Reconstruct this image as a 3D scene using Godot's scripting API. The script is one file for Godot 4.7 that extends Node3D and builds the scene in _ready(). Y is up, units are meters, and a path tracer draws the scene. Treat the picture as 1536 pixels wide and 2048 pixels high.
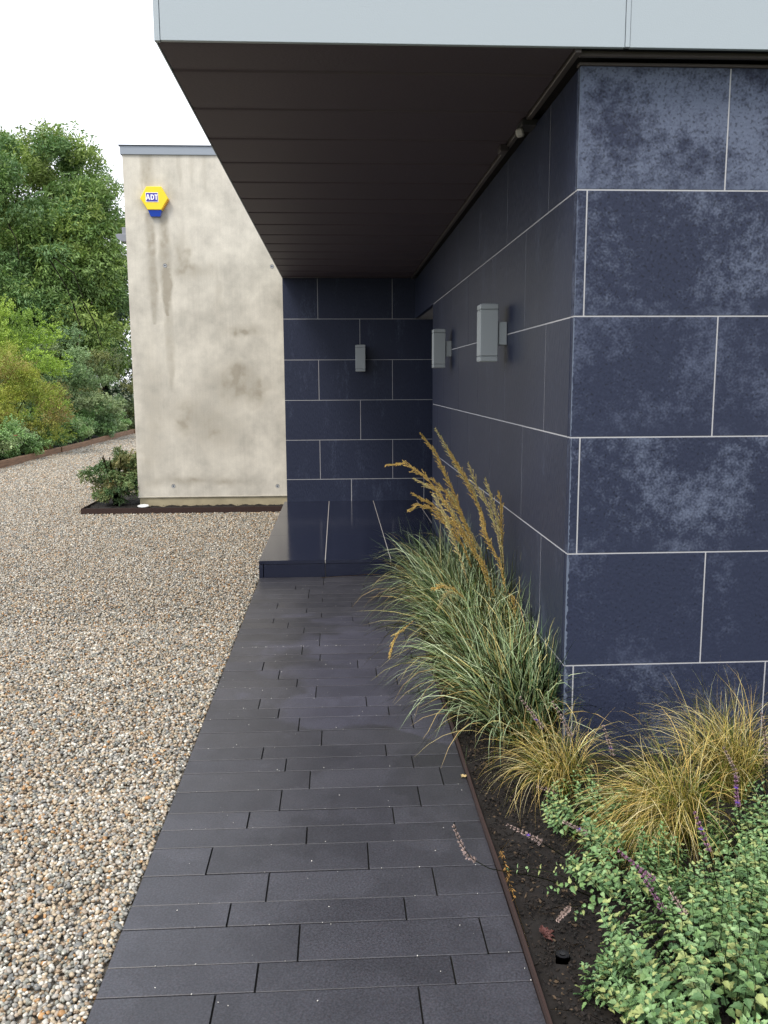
extends Node3D

# ---------------------------------------------------------------- helpers
class MB:
	var v := PackedVector3Array()
	var n := PackedVector3Array()
	var c := PackedColorArray()
	var u := PackedVector2Array()
	var ix := PackedInt32Array()
	var col := Color.WHITE
	func tri(a: Vector3, b: Vector3, d: Vector3, nn: Vector3) -> void:
		var k := v.size()
		v.append(a); v.append(b); v.append(d)
		for i in 3:
			n.append(nn); c.append(col); u.append(Vector2.ZERO)
		if (b - a).cross(d - a).dot(nn) > 0.0:
			ix.append(k); ix.append(k + 2); ix.append(k + 1)
		else:
			ix.append(k); ix.append(k + 1); ix.append(k + 2)
	func quad(a: Vector3, b: Vector3, d: Vector3, e: Vector3, nn: Vector3) -> void:
		var k := v.size()
		v.append(a); v.append(b); v.append(d); v.append(e)
		for i in 4:
			n.append(nn); c.append(col); u.append(Vector2.ZERO)
		if (b - a).cross(d - a).dot(nn) > 0.0:
			ix.append_array(PackedInt32Array([k, k + 2, k + 1, k, k + 3, k + 2]))
		else:
			ix.append_array(PackedInt32Array([k, k + 1, k + 2, k, k + 2, k + 3]))
	func box(p: Vector3, s: Vector3, bev := 0.0) -> void:
		# a box with chamfered edges, p = lower corner, s = size
		var b := minf(bev, minf(s.x, minf(s.y, s.z)) * 0.45)
		var ctr := p + s * 0.5
		var h := s * 0.5
		for ax in 3:
			var a1 := (ax + 1) % 3
			var a2 := (ax + 2) % 3
			for sg in [-1.0, 1.0]:
				var nn := Vector3.ZERO
				nn[ax] = sg
				var q := []
				for k in [[-1, -1], [1, -1], [1, 1], [-1, 1]]:
					var w := Vector3.ZERO
					w[ax] = sg * h[ax]
					w[a1] = k[0] * (h[a1] - b)
					w[a2] = k[1] * (h[a2] - b)
					q.append(ctr + w)
				quad(q[0], q[1], q[2], q[3], nn)
			if b <= 0.0:
				continue
			for s1 in [-1.0, 1.0]:
				for s2 in [-1.0, 1.0]:
					var w := Vector3.ZERO
					w[a1] = s1 * h[a1]; w[a2] = s2 * (h[a2] - b); w[ax] = -(h[ax] - b)
					var y := w
					y[a1] = s1 * (h[a1] - b); y[a2] = s2 * h[a2]
					var w2 := w
					w2[ax] = h[ax] - b
					var y2 := y
					y2[ax] = h[ax] - b
					var nn := Vector3.ZERO
					nn[a1] = s1; nn[a2] = s2
					quad(ctr + w, ctr + y, ctr + y2, ctr + w2, nn.normalized())
		if b > 0.0:
			for sx in [-1.0, 1.0]:
				for sy in [-1.0, 1.0]:
					for sz in [-1.0, 1.0]:
						var e := Vector3(sx, sy, sz)
						tri(ctr + e * Vector3(h.x, h.y - b, h.z - b), ctr + e * Vector3(h.x - b, h.y, h.z - b), ctr + e * Vector3(h.x - b, h.y - b, h.z), e.normalized())
	func tube(pts: Array, rad: Array, sides := 6, caps := true) -> void:
		var k0 := v.size()
		var m := pts.size()
		var ref := Vector3.UP
		for i in m:
			var t: Vector3 = (pts[mini(i + 1, m - 1)] - pts[maxi(i - 1, 0)]).normalized()
			if absf(t.dot(ref)) > 0.95:
				ref = Vector3.RIGHT
			var a := t.cross(ref).normalized()
			var b := t.cross(a).normalized()
			for j in sides:
				var an := TAU * j / sides
				var d := a * cos(an) + b * sin(an)
				v.append(pts[i] + d * rad[i]); n.append(d); c.append(col); u.append(Vector2.ZERO)
		for i in m - 1:
			for j in sides:
				var q := k0 + i * sides + j
				var r := k0 + i * sides + (j + 1) % sides
				ix.append_array(PackedInt32Array([q, r, q + sides, r, r + sides, q + sides]))
		if caps:
			for e in [0, m - 1]:
				var t: Vector3 = (pts[e] - pts[1 if e == 0 else m - 2]).normalized()
				for j in range(1, sides - 1):
					tri(v[k0 + e * sides], v[k0 + e * sides + j], v[k0 + e * sides + j + 1], t)
	func ribbon(pts: PackedVector3Array, w: float, side: Vector3, c0: Color, c1: Color, head := 0.25) -> void:
		var k := v.size()
		var m := pts.size()
		for i in m:
			var t := float(i) / (m - 1)
			var d := (pts[mini(i + 1, m - 1)] - pts[maxi(i - 1, 0)]).normalized()
			var s := (side - d * side.dot(d)).normalized()
			var ww := w * 0.5 * (minf(1.0, 0.55 + t / head * 0.45) if t < head else 1.0 - pow((t - head) / (1.0 - head), 1.6) * 0.94)
			var nn := d.cross(s)
			if nn.y < 0.0:
				nn = -nn
			v.append(pts[i] - s * ww); v.append(pts[i] + s * ww)
			n.append(nn); n.append(nn)
			var cc := c0.lerp(c1, t)
			c.append(cc); c.append(cc)
			u.append(Vector2.ZERO); u.append(Vector2.ZERO)
		for i in m - 1:
			var q := k + i * 2
			ix.append_array(PackedInt32Array([q, q + 1, q + 2, q + 1, q + 3, q + 2]))
	func mesh(into: ArrayMesh = null) -> ArrayMesh:
		var arr := []
		arr.resize(Mesh.ARRAY_MAX)
		arr[Mesh.ARRAY_VERTEX] = v
		arr[Mesh.ARRAY_NORMAL] = n
		arr[Mesh.ARRAY_COLOR] = c
		arr[Mesh.ARRAY_TEX_UV] = u
		arr[Mesh.ARRAY_INDEX] = ix
		var am := into if into else ArrayMesh.new()
		am.add_surface_from_arrays(Mesh.PRIMITIVE_TRIANGLES, arr)
		return am

var taken := {}
var boxes := {}

func numbered(called: String) -> String:
	var k: int = taken.get(called, 0)
	taken[called] = k + 1
	return called if k == 0 else "%s_%03d" % [called, k]

func part(called: String, m: Mesh, mat: Material, parent: Node, at := Vector3.ZERO) -> MeshInstance3D:
	var o := MeshInstance3D.new()
	o.name = called if parent != self else numbered(called)
	o.mesh = m
	if mat:
		o.material_override = mat
	o.position = at
	parent.add_child(o, true)
	return o

func thing(called: String, label: String, category: String, at := Vector3.ZERO, group := "") -> Node3D:
	var o := Node3D.new()
	o.name = numbered(called)
	o.position = at
	add_child(o, true)
	tag(o, label, category, group)
	return o

func tag(o: Node, label: String, category := "", group := "", kind := "") -> void:
	if label: o.set_meta("label", label)
	if category: o.set_meta("category", category)
	if group: o.set_meta("group", group)
	if kind: o.set_meta("kind", kind)

func box_mesh(s: Vector3, bev := 0.0) -> ArrayMesh:
	# lower corner at the origin; shared between pieces of one size
	var key := "%.4f %.4f %.4f %.4f" % [s.x, s.y, s.z, bev]
	if not boxes.has(key):
		var mb := MB.new()
		mb.box(Vector3.ZERO, s, bev)
		boxes[key] = mb.mesh()
	return boxes[key]

func block(called: String, p: Vector3, s: Vector3, mat: Material, parent: Node, bev := 0.0) -> MeshInstance3D:
	return part(called, box_mesh(s, bev), mat, parent, p)

func lin(r: float, g: float, b: float) -> Color:
	return Color(r, g, b).linear_to_srgb()

func plain(c: Color, rough := 0.6, metal := 0.0) -> StandardMaterial3D:
	var m := StandardMaterial3D.new()
	m.albedo_color = c.linear_to_srgb()
	m.roughness = rough
	m.metallic = metal
	return m

func noise(seed_: int, freq: float, oct := 4, type := FastNoiseLite.TYPE_SIMPLEX_SMOOTH) -> FastNoiseLite:
	var f := FastNoiseLite.new()
	f.seed = seed_
	f.noise_type = type
	f.frequency = freq
	f.fractal_type = FastNoiseLite.FRACTAL_FBM
	f.fractal_octaves = oct
	return f

func noise_bytes(w: int, h: int, seed_: int, freq: float, oct := 4, seam := true) -> PackedByteArray:
	var f := noise(seed_, freq, oct)
	var im := f.get_seamless_image(w, h, false, false, 0.12) if seam else f.get_image(w, h, false, false)
	im.convert(Image.FORMAT_L8)
	return im.get_data()

func tex_of(w: int, h: int, rgb: PackedByteArray) -> ImageTexture:
	return ImageTexture.create_from_image(Image.create_from_data(w, h, false, Image.FORMAT_RGB8, rgb))

func grain_normal(freq: float, seed_: int, strength := 4.0, size := 256) -> ImageTexture:
	var im := noise(seed_, freq, 3).get_seamless_image(size, size)
	im.convert(Image.FORMAT_RGBA8)
	im.bump_map_to_normal_map(strength)
	return ImageTexture.create_from_image(im)

func multi(called: String, mesh_: Mesh, mat: Material, where: Array, tint: Array, parent: Node) -> MultiMeshInstance3D:
	var mm := MultiMesh.new()
	mm.transform_format = MultiMesh.TRANSFORM_3D
	mm.use_colors = true
	mm.mesh = mesh_
	mm.instance_count = where.size()
	for i in where.size():
		mm.set_instance_transform(i, where[i])
		mm.set_instance_color(i, tint[i])
	var o := MultiMeshInstance3D.new()
	o.name = called if parent != self else numbered(called)
	o.multimesh = mm
	o.material_override = mat
	parent.add_child(o, true)
	o.set_meta("kind", "stuff")
	return o

func leaf_mat(rough := 0.55, back := 0.25) -> StandardMaterial3D:
	var m := StandardMaterial3D.new()
	m.vertex_color_use_as_albedo = true
	m.roughness = rough
	m.cull_mode = BaseMaterial3D.CULL_DISABLED
	if back > 0.0:
		m.backlight_enabled = true
		m.backlight = lin(back * 0.25, back * 0.36, back * 0.1)
	return m

func spin(rng: RandomNumberGenerator) -> Basis:
	return Basis(Quaternion(Vector3(rng.randfn(), rng.randfn(), rng.randfn()).normalized(), rng.randf() * TAU))

# ---------------------------------------------------------------- places (metres; x right, z towards the viewer)
const SIDE_X := 0.937      # stone side wall of the passage
const FRONT_Z := -3.438    # stone front wall
const BACK_Z := -10.5      # stone back wall
const ROOF_X := -0.63
const ROOF_Z := -3.32
const SOFFIT_Y := 2.80
const ROW_Y := 2.326       # topmost horizontal joint
const ROW_H := 0.479
const STEP_Y := 0.139
const STEP_Z := -6.98
const PATH_L := -0.655
const PATH_R := 0.505
const CONC_Z := -10.97

var stone := []        # front stone variants
var stone_side := []
var grout: StandardMaterial3D
var grey_metal: StandardMaterial3D
var lamp_paint: StandardMaterial3D
var corten: StandardMaterial3D
var leafy: StandardMaterial3D
var soil_mat: StandardMaterial3D

func _ready() -> void:
	# camera
	var cam := Camera3D.new()
	cam.name = "camera"
	cam.fov = 61.44
	cam.near = 0.05
	cam.far = 600.0
	add_child(cam)
	cam.position = Vector3(0, 1.6, 0)
	cam.rotation = Vector3(-0.1515, -0.053, -0.0049)
	cam.current = true
	# overcast sky and a soft, veiled sun
	var we := WorldEnvironment.new()
	we.name = "world"
	var env := Environment.new()
	env.background_mode = Environment.BG_SKY
	var sky := Sky.new()
	var sm := ProceduralSkyMaterial.new()
	sm.sky_top_color = Color(0.90, 0.92, 0.96)
	sm.sky_horizon_color = Color(0.95, 0.96, 0.98)
	sm.sky_curve = 0.2
	sm.ground_horizon_color = Color(0.6, 0.6, 0.58)
	sm.ground_bottom_color = Color(0.35, 0.34, 0.32)
	sm.sun_angle_max = 1.0
	sky.sky_material = sm
	env.sky = sky
	env.tonemap_mode = Environment.TONE_MAPPER_LINEAR
	env.tonemap_exposure = 1.95
	env.sdfgi_enabled = true
	env.ssao_enabled = true
	env.ssil_enabled = true
	we.environment = env
	add_child(we)
	var sun := DirectionalLight3D.new()
	sun.name = "sun"
	sun.light_color = Color(1.0, 0.97, 0.92)
	sun.light_energy = 0.5
	sun.light_angular_distance = 20.0
	sun.shadow_enabled = true
	add_child(sun)
	sun.rotation_degrees = Vector3(-52, -38, 0)

	materials()
	ground()
	path()
	stone_step()
	house()
	concrete_wing()
	planting_bed()
	small_fittings()
	gravel()
	background()
	blue_grass()
	feather_grass()
	catmints()
	litter()

# ---------------------------------------------------------------- materials
func stone_texture(seed_: int, dark: Vector3, light: Vector3, cover: float, grain: float, pits: float, stretch := 1.0) -> ImageTexture:
	# honed blue stone: bloom of pale mottling over dark stone, with a crystal grain and dark pits
	var s := 512
	var cloud := noise_bytes(s, s, seed_, 0.006, 3)
	var mott := noise_bytes(s, s, seed_ + 7, 0.05, 5)
	var fine := noise_bytes(s, s, seed_ + 13, 0.24, 2)
	var pit := noise_bytes(s, s, seed_ + 23, 0.20, 1)
	var out := PackedByteArray()
	out.resize(s * s * 3)
	var rng := RandomNumberGenerator.new()
	rng.seed = seed_
	for i in s * s:
		var a := cloud[i] / 255.0
		var b := mott[i] / 255.0
		var f := fine[i] / 255.0
		var t := smoothstep(0.0, 1.0, (a * 0.95 + b * 0.62 + (f - 0.5) * grain - 1.24 + cover) * 1.25)
		var col := dark.lerp(light, t)
		col *= 0.82 + 0.28 * f + rng.randf() * 0.14
		if pit[i] / 255.0 > 1.0 - pits:
			col *= 0.55
		var cc := Color(col.x, col.y, col.z).linear_to_srgb()
		out[i * 3] = clampi(int(cc.r * 255.0), 0, 255)
		out[i * 3 + 1] = clampi(int(cc.g * 255.0), 0, 255)
		out[i * 3 + 2] = clampi(int(cc.b * 255.0), 0, 255)
	return tex_of(s, s, out)

func stone_mat(t: Texture2D, scale: Vector3, off: Vector3, rough: float, nrm: Texture2D) -> StandardMaterial3D:
	var m := StandardMaterial3D.new()
	m.albedo_texture = t
	m.uv1_triplanar = true
	m.uv1_world_triplanar = true
	m.uv1_scale = scale
	m.uv1_offset = off
	m.uv1_triplanar_sharpness = 8.0
	m.roughness = rough
	m.metallic_specular = 0.35
	m.normal_enabled = true
	m.normal_texture = nrm
	m.normal_scale = 0.05
	return m

func materials() -> void:
	var nrm := grain_normal(0.3, 5, 5.0)
	var dark := Vector3(0.021, 0.027, 0.054)
	var pale := Vector3(0.115, 0.138, 0.205)
	var mid := Vector3(0.066, 0.080, 0.128)
	# variants: pale honed, mottled, dull, strongly mottled, dark, dark with bloom
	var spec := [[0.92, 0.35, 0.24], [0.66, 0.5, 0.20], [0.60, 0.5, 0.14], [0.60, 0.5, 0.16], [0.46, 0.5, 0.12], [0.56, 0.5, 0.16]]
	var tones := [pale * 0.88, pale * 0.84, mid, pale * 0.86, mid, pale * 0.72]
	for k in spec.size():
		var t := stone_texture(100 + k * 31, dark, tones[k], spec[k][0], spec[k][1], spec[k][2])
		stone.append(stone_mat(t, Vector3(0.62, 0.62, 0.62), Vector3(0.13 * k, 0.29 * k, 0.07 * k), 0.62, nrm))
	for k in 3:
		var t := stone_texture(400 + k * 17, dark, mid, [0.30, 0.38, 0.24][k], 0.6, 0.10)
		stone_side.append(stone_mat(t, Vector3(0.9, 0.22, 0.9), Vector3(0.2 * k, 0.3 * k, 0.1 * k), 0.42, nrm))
	grout = plain(Color(0.40, 0.40, 0.42), 0.9)
	grey_metal = plain(Color(0.35, 0.40, 0.44), 0.4)
	grey_metal.normal_enabled = true
	grey_metal.normal_texture = grain_normal(0.2, 8, 2.0)
	grey_metal.normal_scale = 0.12
	grey_metal.uv1_triplanar = true
	grey_metal.uv1_scale = Vector3(3, 3, 3)
	lamp_paint = plain(Color(0.34, 0.37, 0.385), 0.5)
	corten = plain(Color(0.030, 0.014, 0.011), 0.85)
	leafy = leaf_mat(0.55, 0.55)
	# soil: dark crumb
	soil_mat = StandardMaterial3D.new()
	var s := 256
	var a := noise_bytes(s, s, 61, 0.05, 4)
	var b := noise_bytes(s, s, 62, 0.25, 2)
	var out := PackedByteArray()
	out.resize(s * s * 3)
	for i in s * s:
		var t := a[i] / 255.0 * 0.6 + b[i] / 255.0 * 0.6
		var cc := Color(0.004 + 0.009 * t, 0.0032 + 0.006 * t, 0.003 + 0.0042 * t).linear_to_srgb()
		out[i * 3] = int(cc.r * 255.0); out[i * 3 + 1] = int(cc.g * 255.0); out[i * 3 + 2] = int(cc.b * 255.0)
	soil_mat.albedo_texture = tex_of(s, s, out)
	soil_mat.uv1_triplanar = true
	soil_mat.uv1_world_triplanar = true
	soil_mat.uv1_scale = Vector3(2, 2, 2)
	soil_mat.roughness = 0.95

# ---------------------------------------------------------------- setting
func ground() -> void:
	var m := StandardMaterial3D.new()
	var s := 256
	var a := noise_bytes(s, s, 71, 0.03, 5)
	var out := PackedByteArray()
	out.resize(s * s * 3)
	for i in s * s:
		var t := a[i] / 255.0
		var cc := Color(0.05 + 0.05 * t, 0.06 + 0.06 * t, 0.028 + 0.02 * t).linear_to_srgb()
		out[i * 3] = int(cc.r * 255.0); out[i * 3 + 1] = int(cc.g * 255.0); out[i * 3 + 2] = int(cc.b * 255.0)
	m.albedo_texture = tex_of(s, s, out)
	m.uv1_triplanar = true
	m.uv1_world_triplanar = true
	m.uv1_scale = Vector3(0.2, 0.2, 0.2)
	m.roughness = 0.95
	var mb := MB.new()
	mb.quad(Vector3(-300, -0.10, 60), Vector3(300, -0.10, 60), Vector3(300, -0.10, -400), Vector3(-300, -0.10, -400), Vector3.UP)
	tag(part("ground", mb.mesh(), m, self), "flat ground reaching to the horizon beyond the garden", "", "", "structure")

const COURSES := [1.38, 1.50, 1.665, 1.785, 1.917, 2.081, 2.199, 2.366, 2.484, 2.645, 2.814, 2.936, 3.059, 3.227, 3.389, 3.512, 3.637, 3.805, 3.965, 4.089, 4.226, 4.392, 4.514, 4.663, 4.815, 4.934, 5.09]
const JOINTS := [-0.24, -0.13, -0.345, -0.45, -0.341, -0.239, -0.131, -0.349, -0.243, -0.452, -0.129, -0.348, -0.238, -0.131, -0.237, -0.344, -0.09, -0.20, -0.305, -0.41, -0.13, -0.235, -0.34, -0.44, -0.12, -0.23]

func path() -> void:
	var root := Node3D.new()
	root.name = "path"
	add_child(root)
	tag(root, "path of long charcoal concrete pavers laid crosswise, leading to the stone step", "", "", "structure")
	# path of dark pavers: one sheet of tone for the whole path (a dried patch with sheen painted in, dust), a fine speckle over it
	var m := StandardMaterial3D.new()
	var w := 1024
	var blot := noise_bytes(w, w, 81, 0.010, 5)
	var dust := noise_bytes(w, w, 82, 0.035, 4)
	var edge := noise(85, 2.2, 4)
	var per := 0.17
	var out := PackedByteArray()
	out.resize(w * w * 3)
	for j in w:
		var z := (float(j) / w - 1.0) / per
		for i in w:
			var x := float(i) / w / per
			if x > 2.9: x -= 1.0 / per
			if x < -0.75 or x > 0.6: continue
			var k := j * w + i
			var t := blot[k] / 255.0
			var d := dust[k] / 255.0
			# dried patch with pale sheen painted into its colour: near side ends along a clear curved line, the far side frays
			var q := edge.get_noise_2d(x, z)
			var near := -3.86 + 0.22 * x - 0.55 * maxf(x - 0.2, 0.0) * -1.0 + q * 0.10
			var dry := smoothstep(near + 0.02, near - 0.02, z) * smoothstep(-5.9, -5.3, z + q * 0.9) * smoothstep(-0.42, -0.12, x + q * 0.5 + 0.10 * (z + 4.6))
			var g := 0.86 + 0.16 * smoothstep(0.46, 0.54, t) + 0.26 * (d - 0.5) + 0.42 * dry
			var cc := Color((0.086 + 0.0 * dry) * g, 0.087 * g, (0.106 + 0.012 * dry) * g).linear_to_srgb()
			out[k * 3] = clampi(int(cc.r * 255.0), 0, 255); out[k * 3 + 1] = clampi(int(cc.g * 255.0), 0, 255); out[k * 3 + 2] = clampi(int(cc.b * 255.0), 0, 255)
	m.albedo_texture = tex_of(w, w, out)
	m.uv1_triplanar = true
	m.uv1_world_triplanar = true
	m.uv1_triplanar_sharpness = 20.0
	m.uv1_scale = Vector3(per, per, per)
	m.roughness = 0.5
	var s := 512
	var sp := PackedByteArray()
	sp.resize(s * s * 3)
	var rng := RandomNumberGenerator.new()
	rng.seed = 9
	var fine := noise_bytes(s, s, 83, 0.2, 2)
	for i in s * s:
		var g := 0.62 + 0.34 * fine[i] / 255.0
		var r := rng.randf()
		var tint := Vector3(1, 1, 1)
		if r < 0.012:
			g = 0.98
		elif r < 0.10:
			g *= 0.8
		elif r < 0.16:
			tint = Vector3(1.05, 0.93, 0.9)
		sp[i * 3] = clampi(int(g * tint.x * 255.0), 0, 255)
		sp[i * 3 + 1] = clampi(int(g * tint.y * 255.0), 0, 255)
		sp[i * 3 + 2] = clampi(int(g * tint.z * 255.0), 0, 255)
	m.detail_enabled = true
	m.detail_albedo = tex_of(s, s, sp)
	m.detail_blend_mode = BaseMaterial3D.BLEND_MODE_MUL
	m.detail_uv_layer = BaseMaterial3D.DETAIL_UV_2
	m.uv2_triplanar = true
	m.uv2_world_triplanar = true
	m.uv2_scale = Vector3(1.1, 1.1, 1.1)
	m.normal_enabled = true
	m.normal_texture = grain_normal(0.45, 84, 6.0, 512)
	m.normal_scale = 0.008
	var shades := []
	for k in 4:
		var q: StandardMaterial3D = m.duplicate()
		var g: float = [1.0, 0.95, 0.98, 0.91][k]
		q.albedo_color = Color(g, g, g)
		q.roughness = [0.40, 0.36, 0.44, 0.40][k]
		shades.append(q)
	var bounds := COURSES.duplicate()
	var offs := JOINTS.duplicate()
	rng.seed = 21
	while bounds[-1] < 6.97:
		var wd := 0.163 if rng.randf() < 0.5 else 0.122
		var nx: float = bounds[-1] + wd
		if nx > 6.90:
			nx = 6.975
		bounds.append(nx)
	while offs.size() < bounds.size():
		offs.append([-0.345, -0.235, -0.128, -0.45][(offs.size() * 3 + (rng.randi() % 2)) % 4])
	var gap := 0.004
	for r in bounds.size() - 1:
		var z0: float = -bounds[r + 1] + gap * 0.5
		var z1: float = -bounds[r] - gap * 0.5
		var x: float = PATH_L
		var stops := []
		var jx: float = offs[r]
		while jx < PATH_R - 0.06:
			stops.append(jx)
			jx += 0.537
		stops.append(PATH_R + gap * 0.5)
		for e in stops:
			var drop := rng.randf() * 0.002
			var wob := rng.randf_range(-0.0012, 0.0012)
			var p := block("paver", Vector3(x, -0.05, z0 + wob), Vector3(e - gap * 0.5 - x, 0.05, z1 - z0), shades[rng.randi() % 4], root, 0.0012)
			p.position.y = -0.05 - drop
			x = e + gap * 0.5
	var bed := plain(Color(0.02, 0.018, 0.016), 0.95)
	block("joint_sand", Vector3(PATH_L + 0.004, -0.06, -6.97), Vector3(PATH_R - PATH_L - 0.008, 0.05, 5.58), bed, root)

func stone_step() -> void:
	var root := thing("stone_step", "low polished dark blue stone step at the far end of the paved path", "step")
	var nrm := grain_normal(0.06, 15, 3.0)
	var t := stone_texture(900, Vector3(0.012, 0.015, 0.032), Vector3(0.036, 0.044, 0.074), 0.32, 0.3, 0.08)
	var top := stone_mat(t, Vector3(0.5, 0.5, 2.2), Vector3(0.3, 0, 0.2), 0.13, nrm)
	top.normal_scale = 0.02
	top.metallic_specular = 0.5
	var face := stone_mat(t, Vector3(0.8, 0.8, 0.8), Vector3(0.1, 0.4, 0.6), 0.4, nrm)
	var pale := plain(Color(0.42, 0.40, 0.38), 0.9)
	# tread slabs, jointed along the passage with pale grout, butted across it
	var xs := [-0.664, -0.117, 0.424, 0.96, 1.5, 2.0]
	var zs := [STEP_Z, -8.16, -9.33, BACK_Z]
	for i in xs.size() - 1:
		for k in zs.size() - 1:
			block("tread_slab", Vector3(xs[i] + 0.003, STEP_Y - 0.03, zs[k + 1] + 0.0008), Vector3(xs[i + 1] - xs[i] - 0.006, 0.03, zs[k] - zs[k + 1] - 0.0016), top, root, 0.0012)
	block("core", Vector3(-0.62, -0.05, BACK_Z), Vector3(2.6, STEP_Y + 0.017, STEP_Z - BACK_Z - 0.03 + BACK_Z * 0.0), pale, root)
	for i in range(1, xs.size() - 1):
		block("grout", Vector3(xs[i] - 0.0028, STEP_Y - 0.028, BACK_Z), Vector3(0.0056, 0.0272, STEP_Z - BACK_Z - 0.004), pale, root)
	# risers
	var rx := [-0.625, -0.117, 0.424, 0.93]
	for i in rx.size() - 1:
		block("riser_slab", Vector3(rx[i] + 0.003, -0.04, STEP_Z - 0.032), Vector3(rx[i + 1] - rx[i] - 0.006, STEP_Y - 0.03 + 0.037, 0.03), face, root, 0.0015)
	block("riser_slab", Vector3(-0.662, -0.04, BACK_Z), Vector3(0.034, STEP_Y - 0.03 + 0.037, STEP_Z - BACK_Z - 0.002), face, root, 0.0015)

func panel_wall(root: Node, axis: int, face: float, xs_even: Array, xs_odd: Array, lo: float, hi: float, y_top: float, rows: int, pick: Callable, clip := [], thick := 0.04) -> void:
	# courses of stone panels; axis 0: wall facing +z at z = face, panels laid along x; axis 2: wall facing -x at x = face, laid along z
	var g := 0.0048
	for r in range(-1, rows):
		var yb := ROW_Y - (r + 1) * ROW_H
		var yt := minf(ROW_Y - r * ROW_H, y_top)
		var cuts: Array = (xs_even if (r + 1) % 2 == 0 else xs_odd).duplicate()
		var at := lo
		cuts.append(hi)
		for c in cuts:
			if c <= lo + 0.001 or c > hi:
				continue
			var a := at + (g * 0.5 if at > lo else 0.0)
			var b: float = c - (g * 0.5 if c < hi else 0.0)
			at = c
			var y0 := maxf(yb + g * 0.5, -0.12)
			var y1 := yt - (g * 0.5 if yt < y_top else 0.0)
			if y1 - y0 < 0.02:
				continue
			var hide := false
			for q in clip:
				if a > q[0] - 0.01 and b < q[1] + 0.01 and y1 < q[2] + 0.01:
					hide = true
			if hide:
				continue
			var mat: Material = pick.call(r, a)
			if axis == 0:
				block("stone_panel", Vector3(a, y0, face - thick), Vector3(b - a, y1 - y0, thick), mat, root, 0.0018)
			else:
				block("stone_panel", Vector3(face, y0, a), Vector3(thick, y1 - y0, b - a), mat, root, 0.0018)

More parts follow.
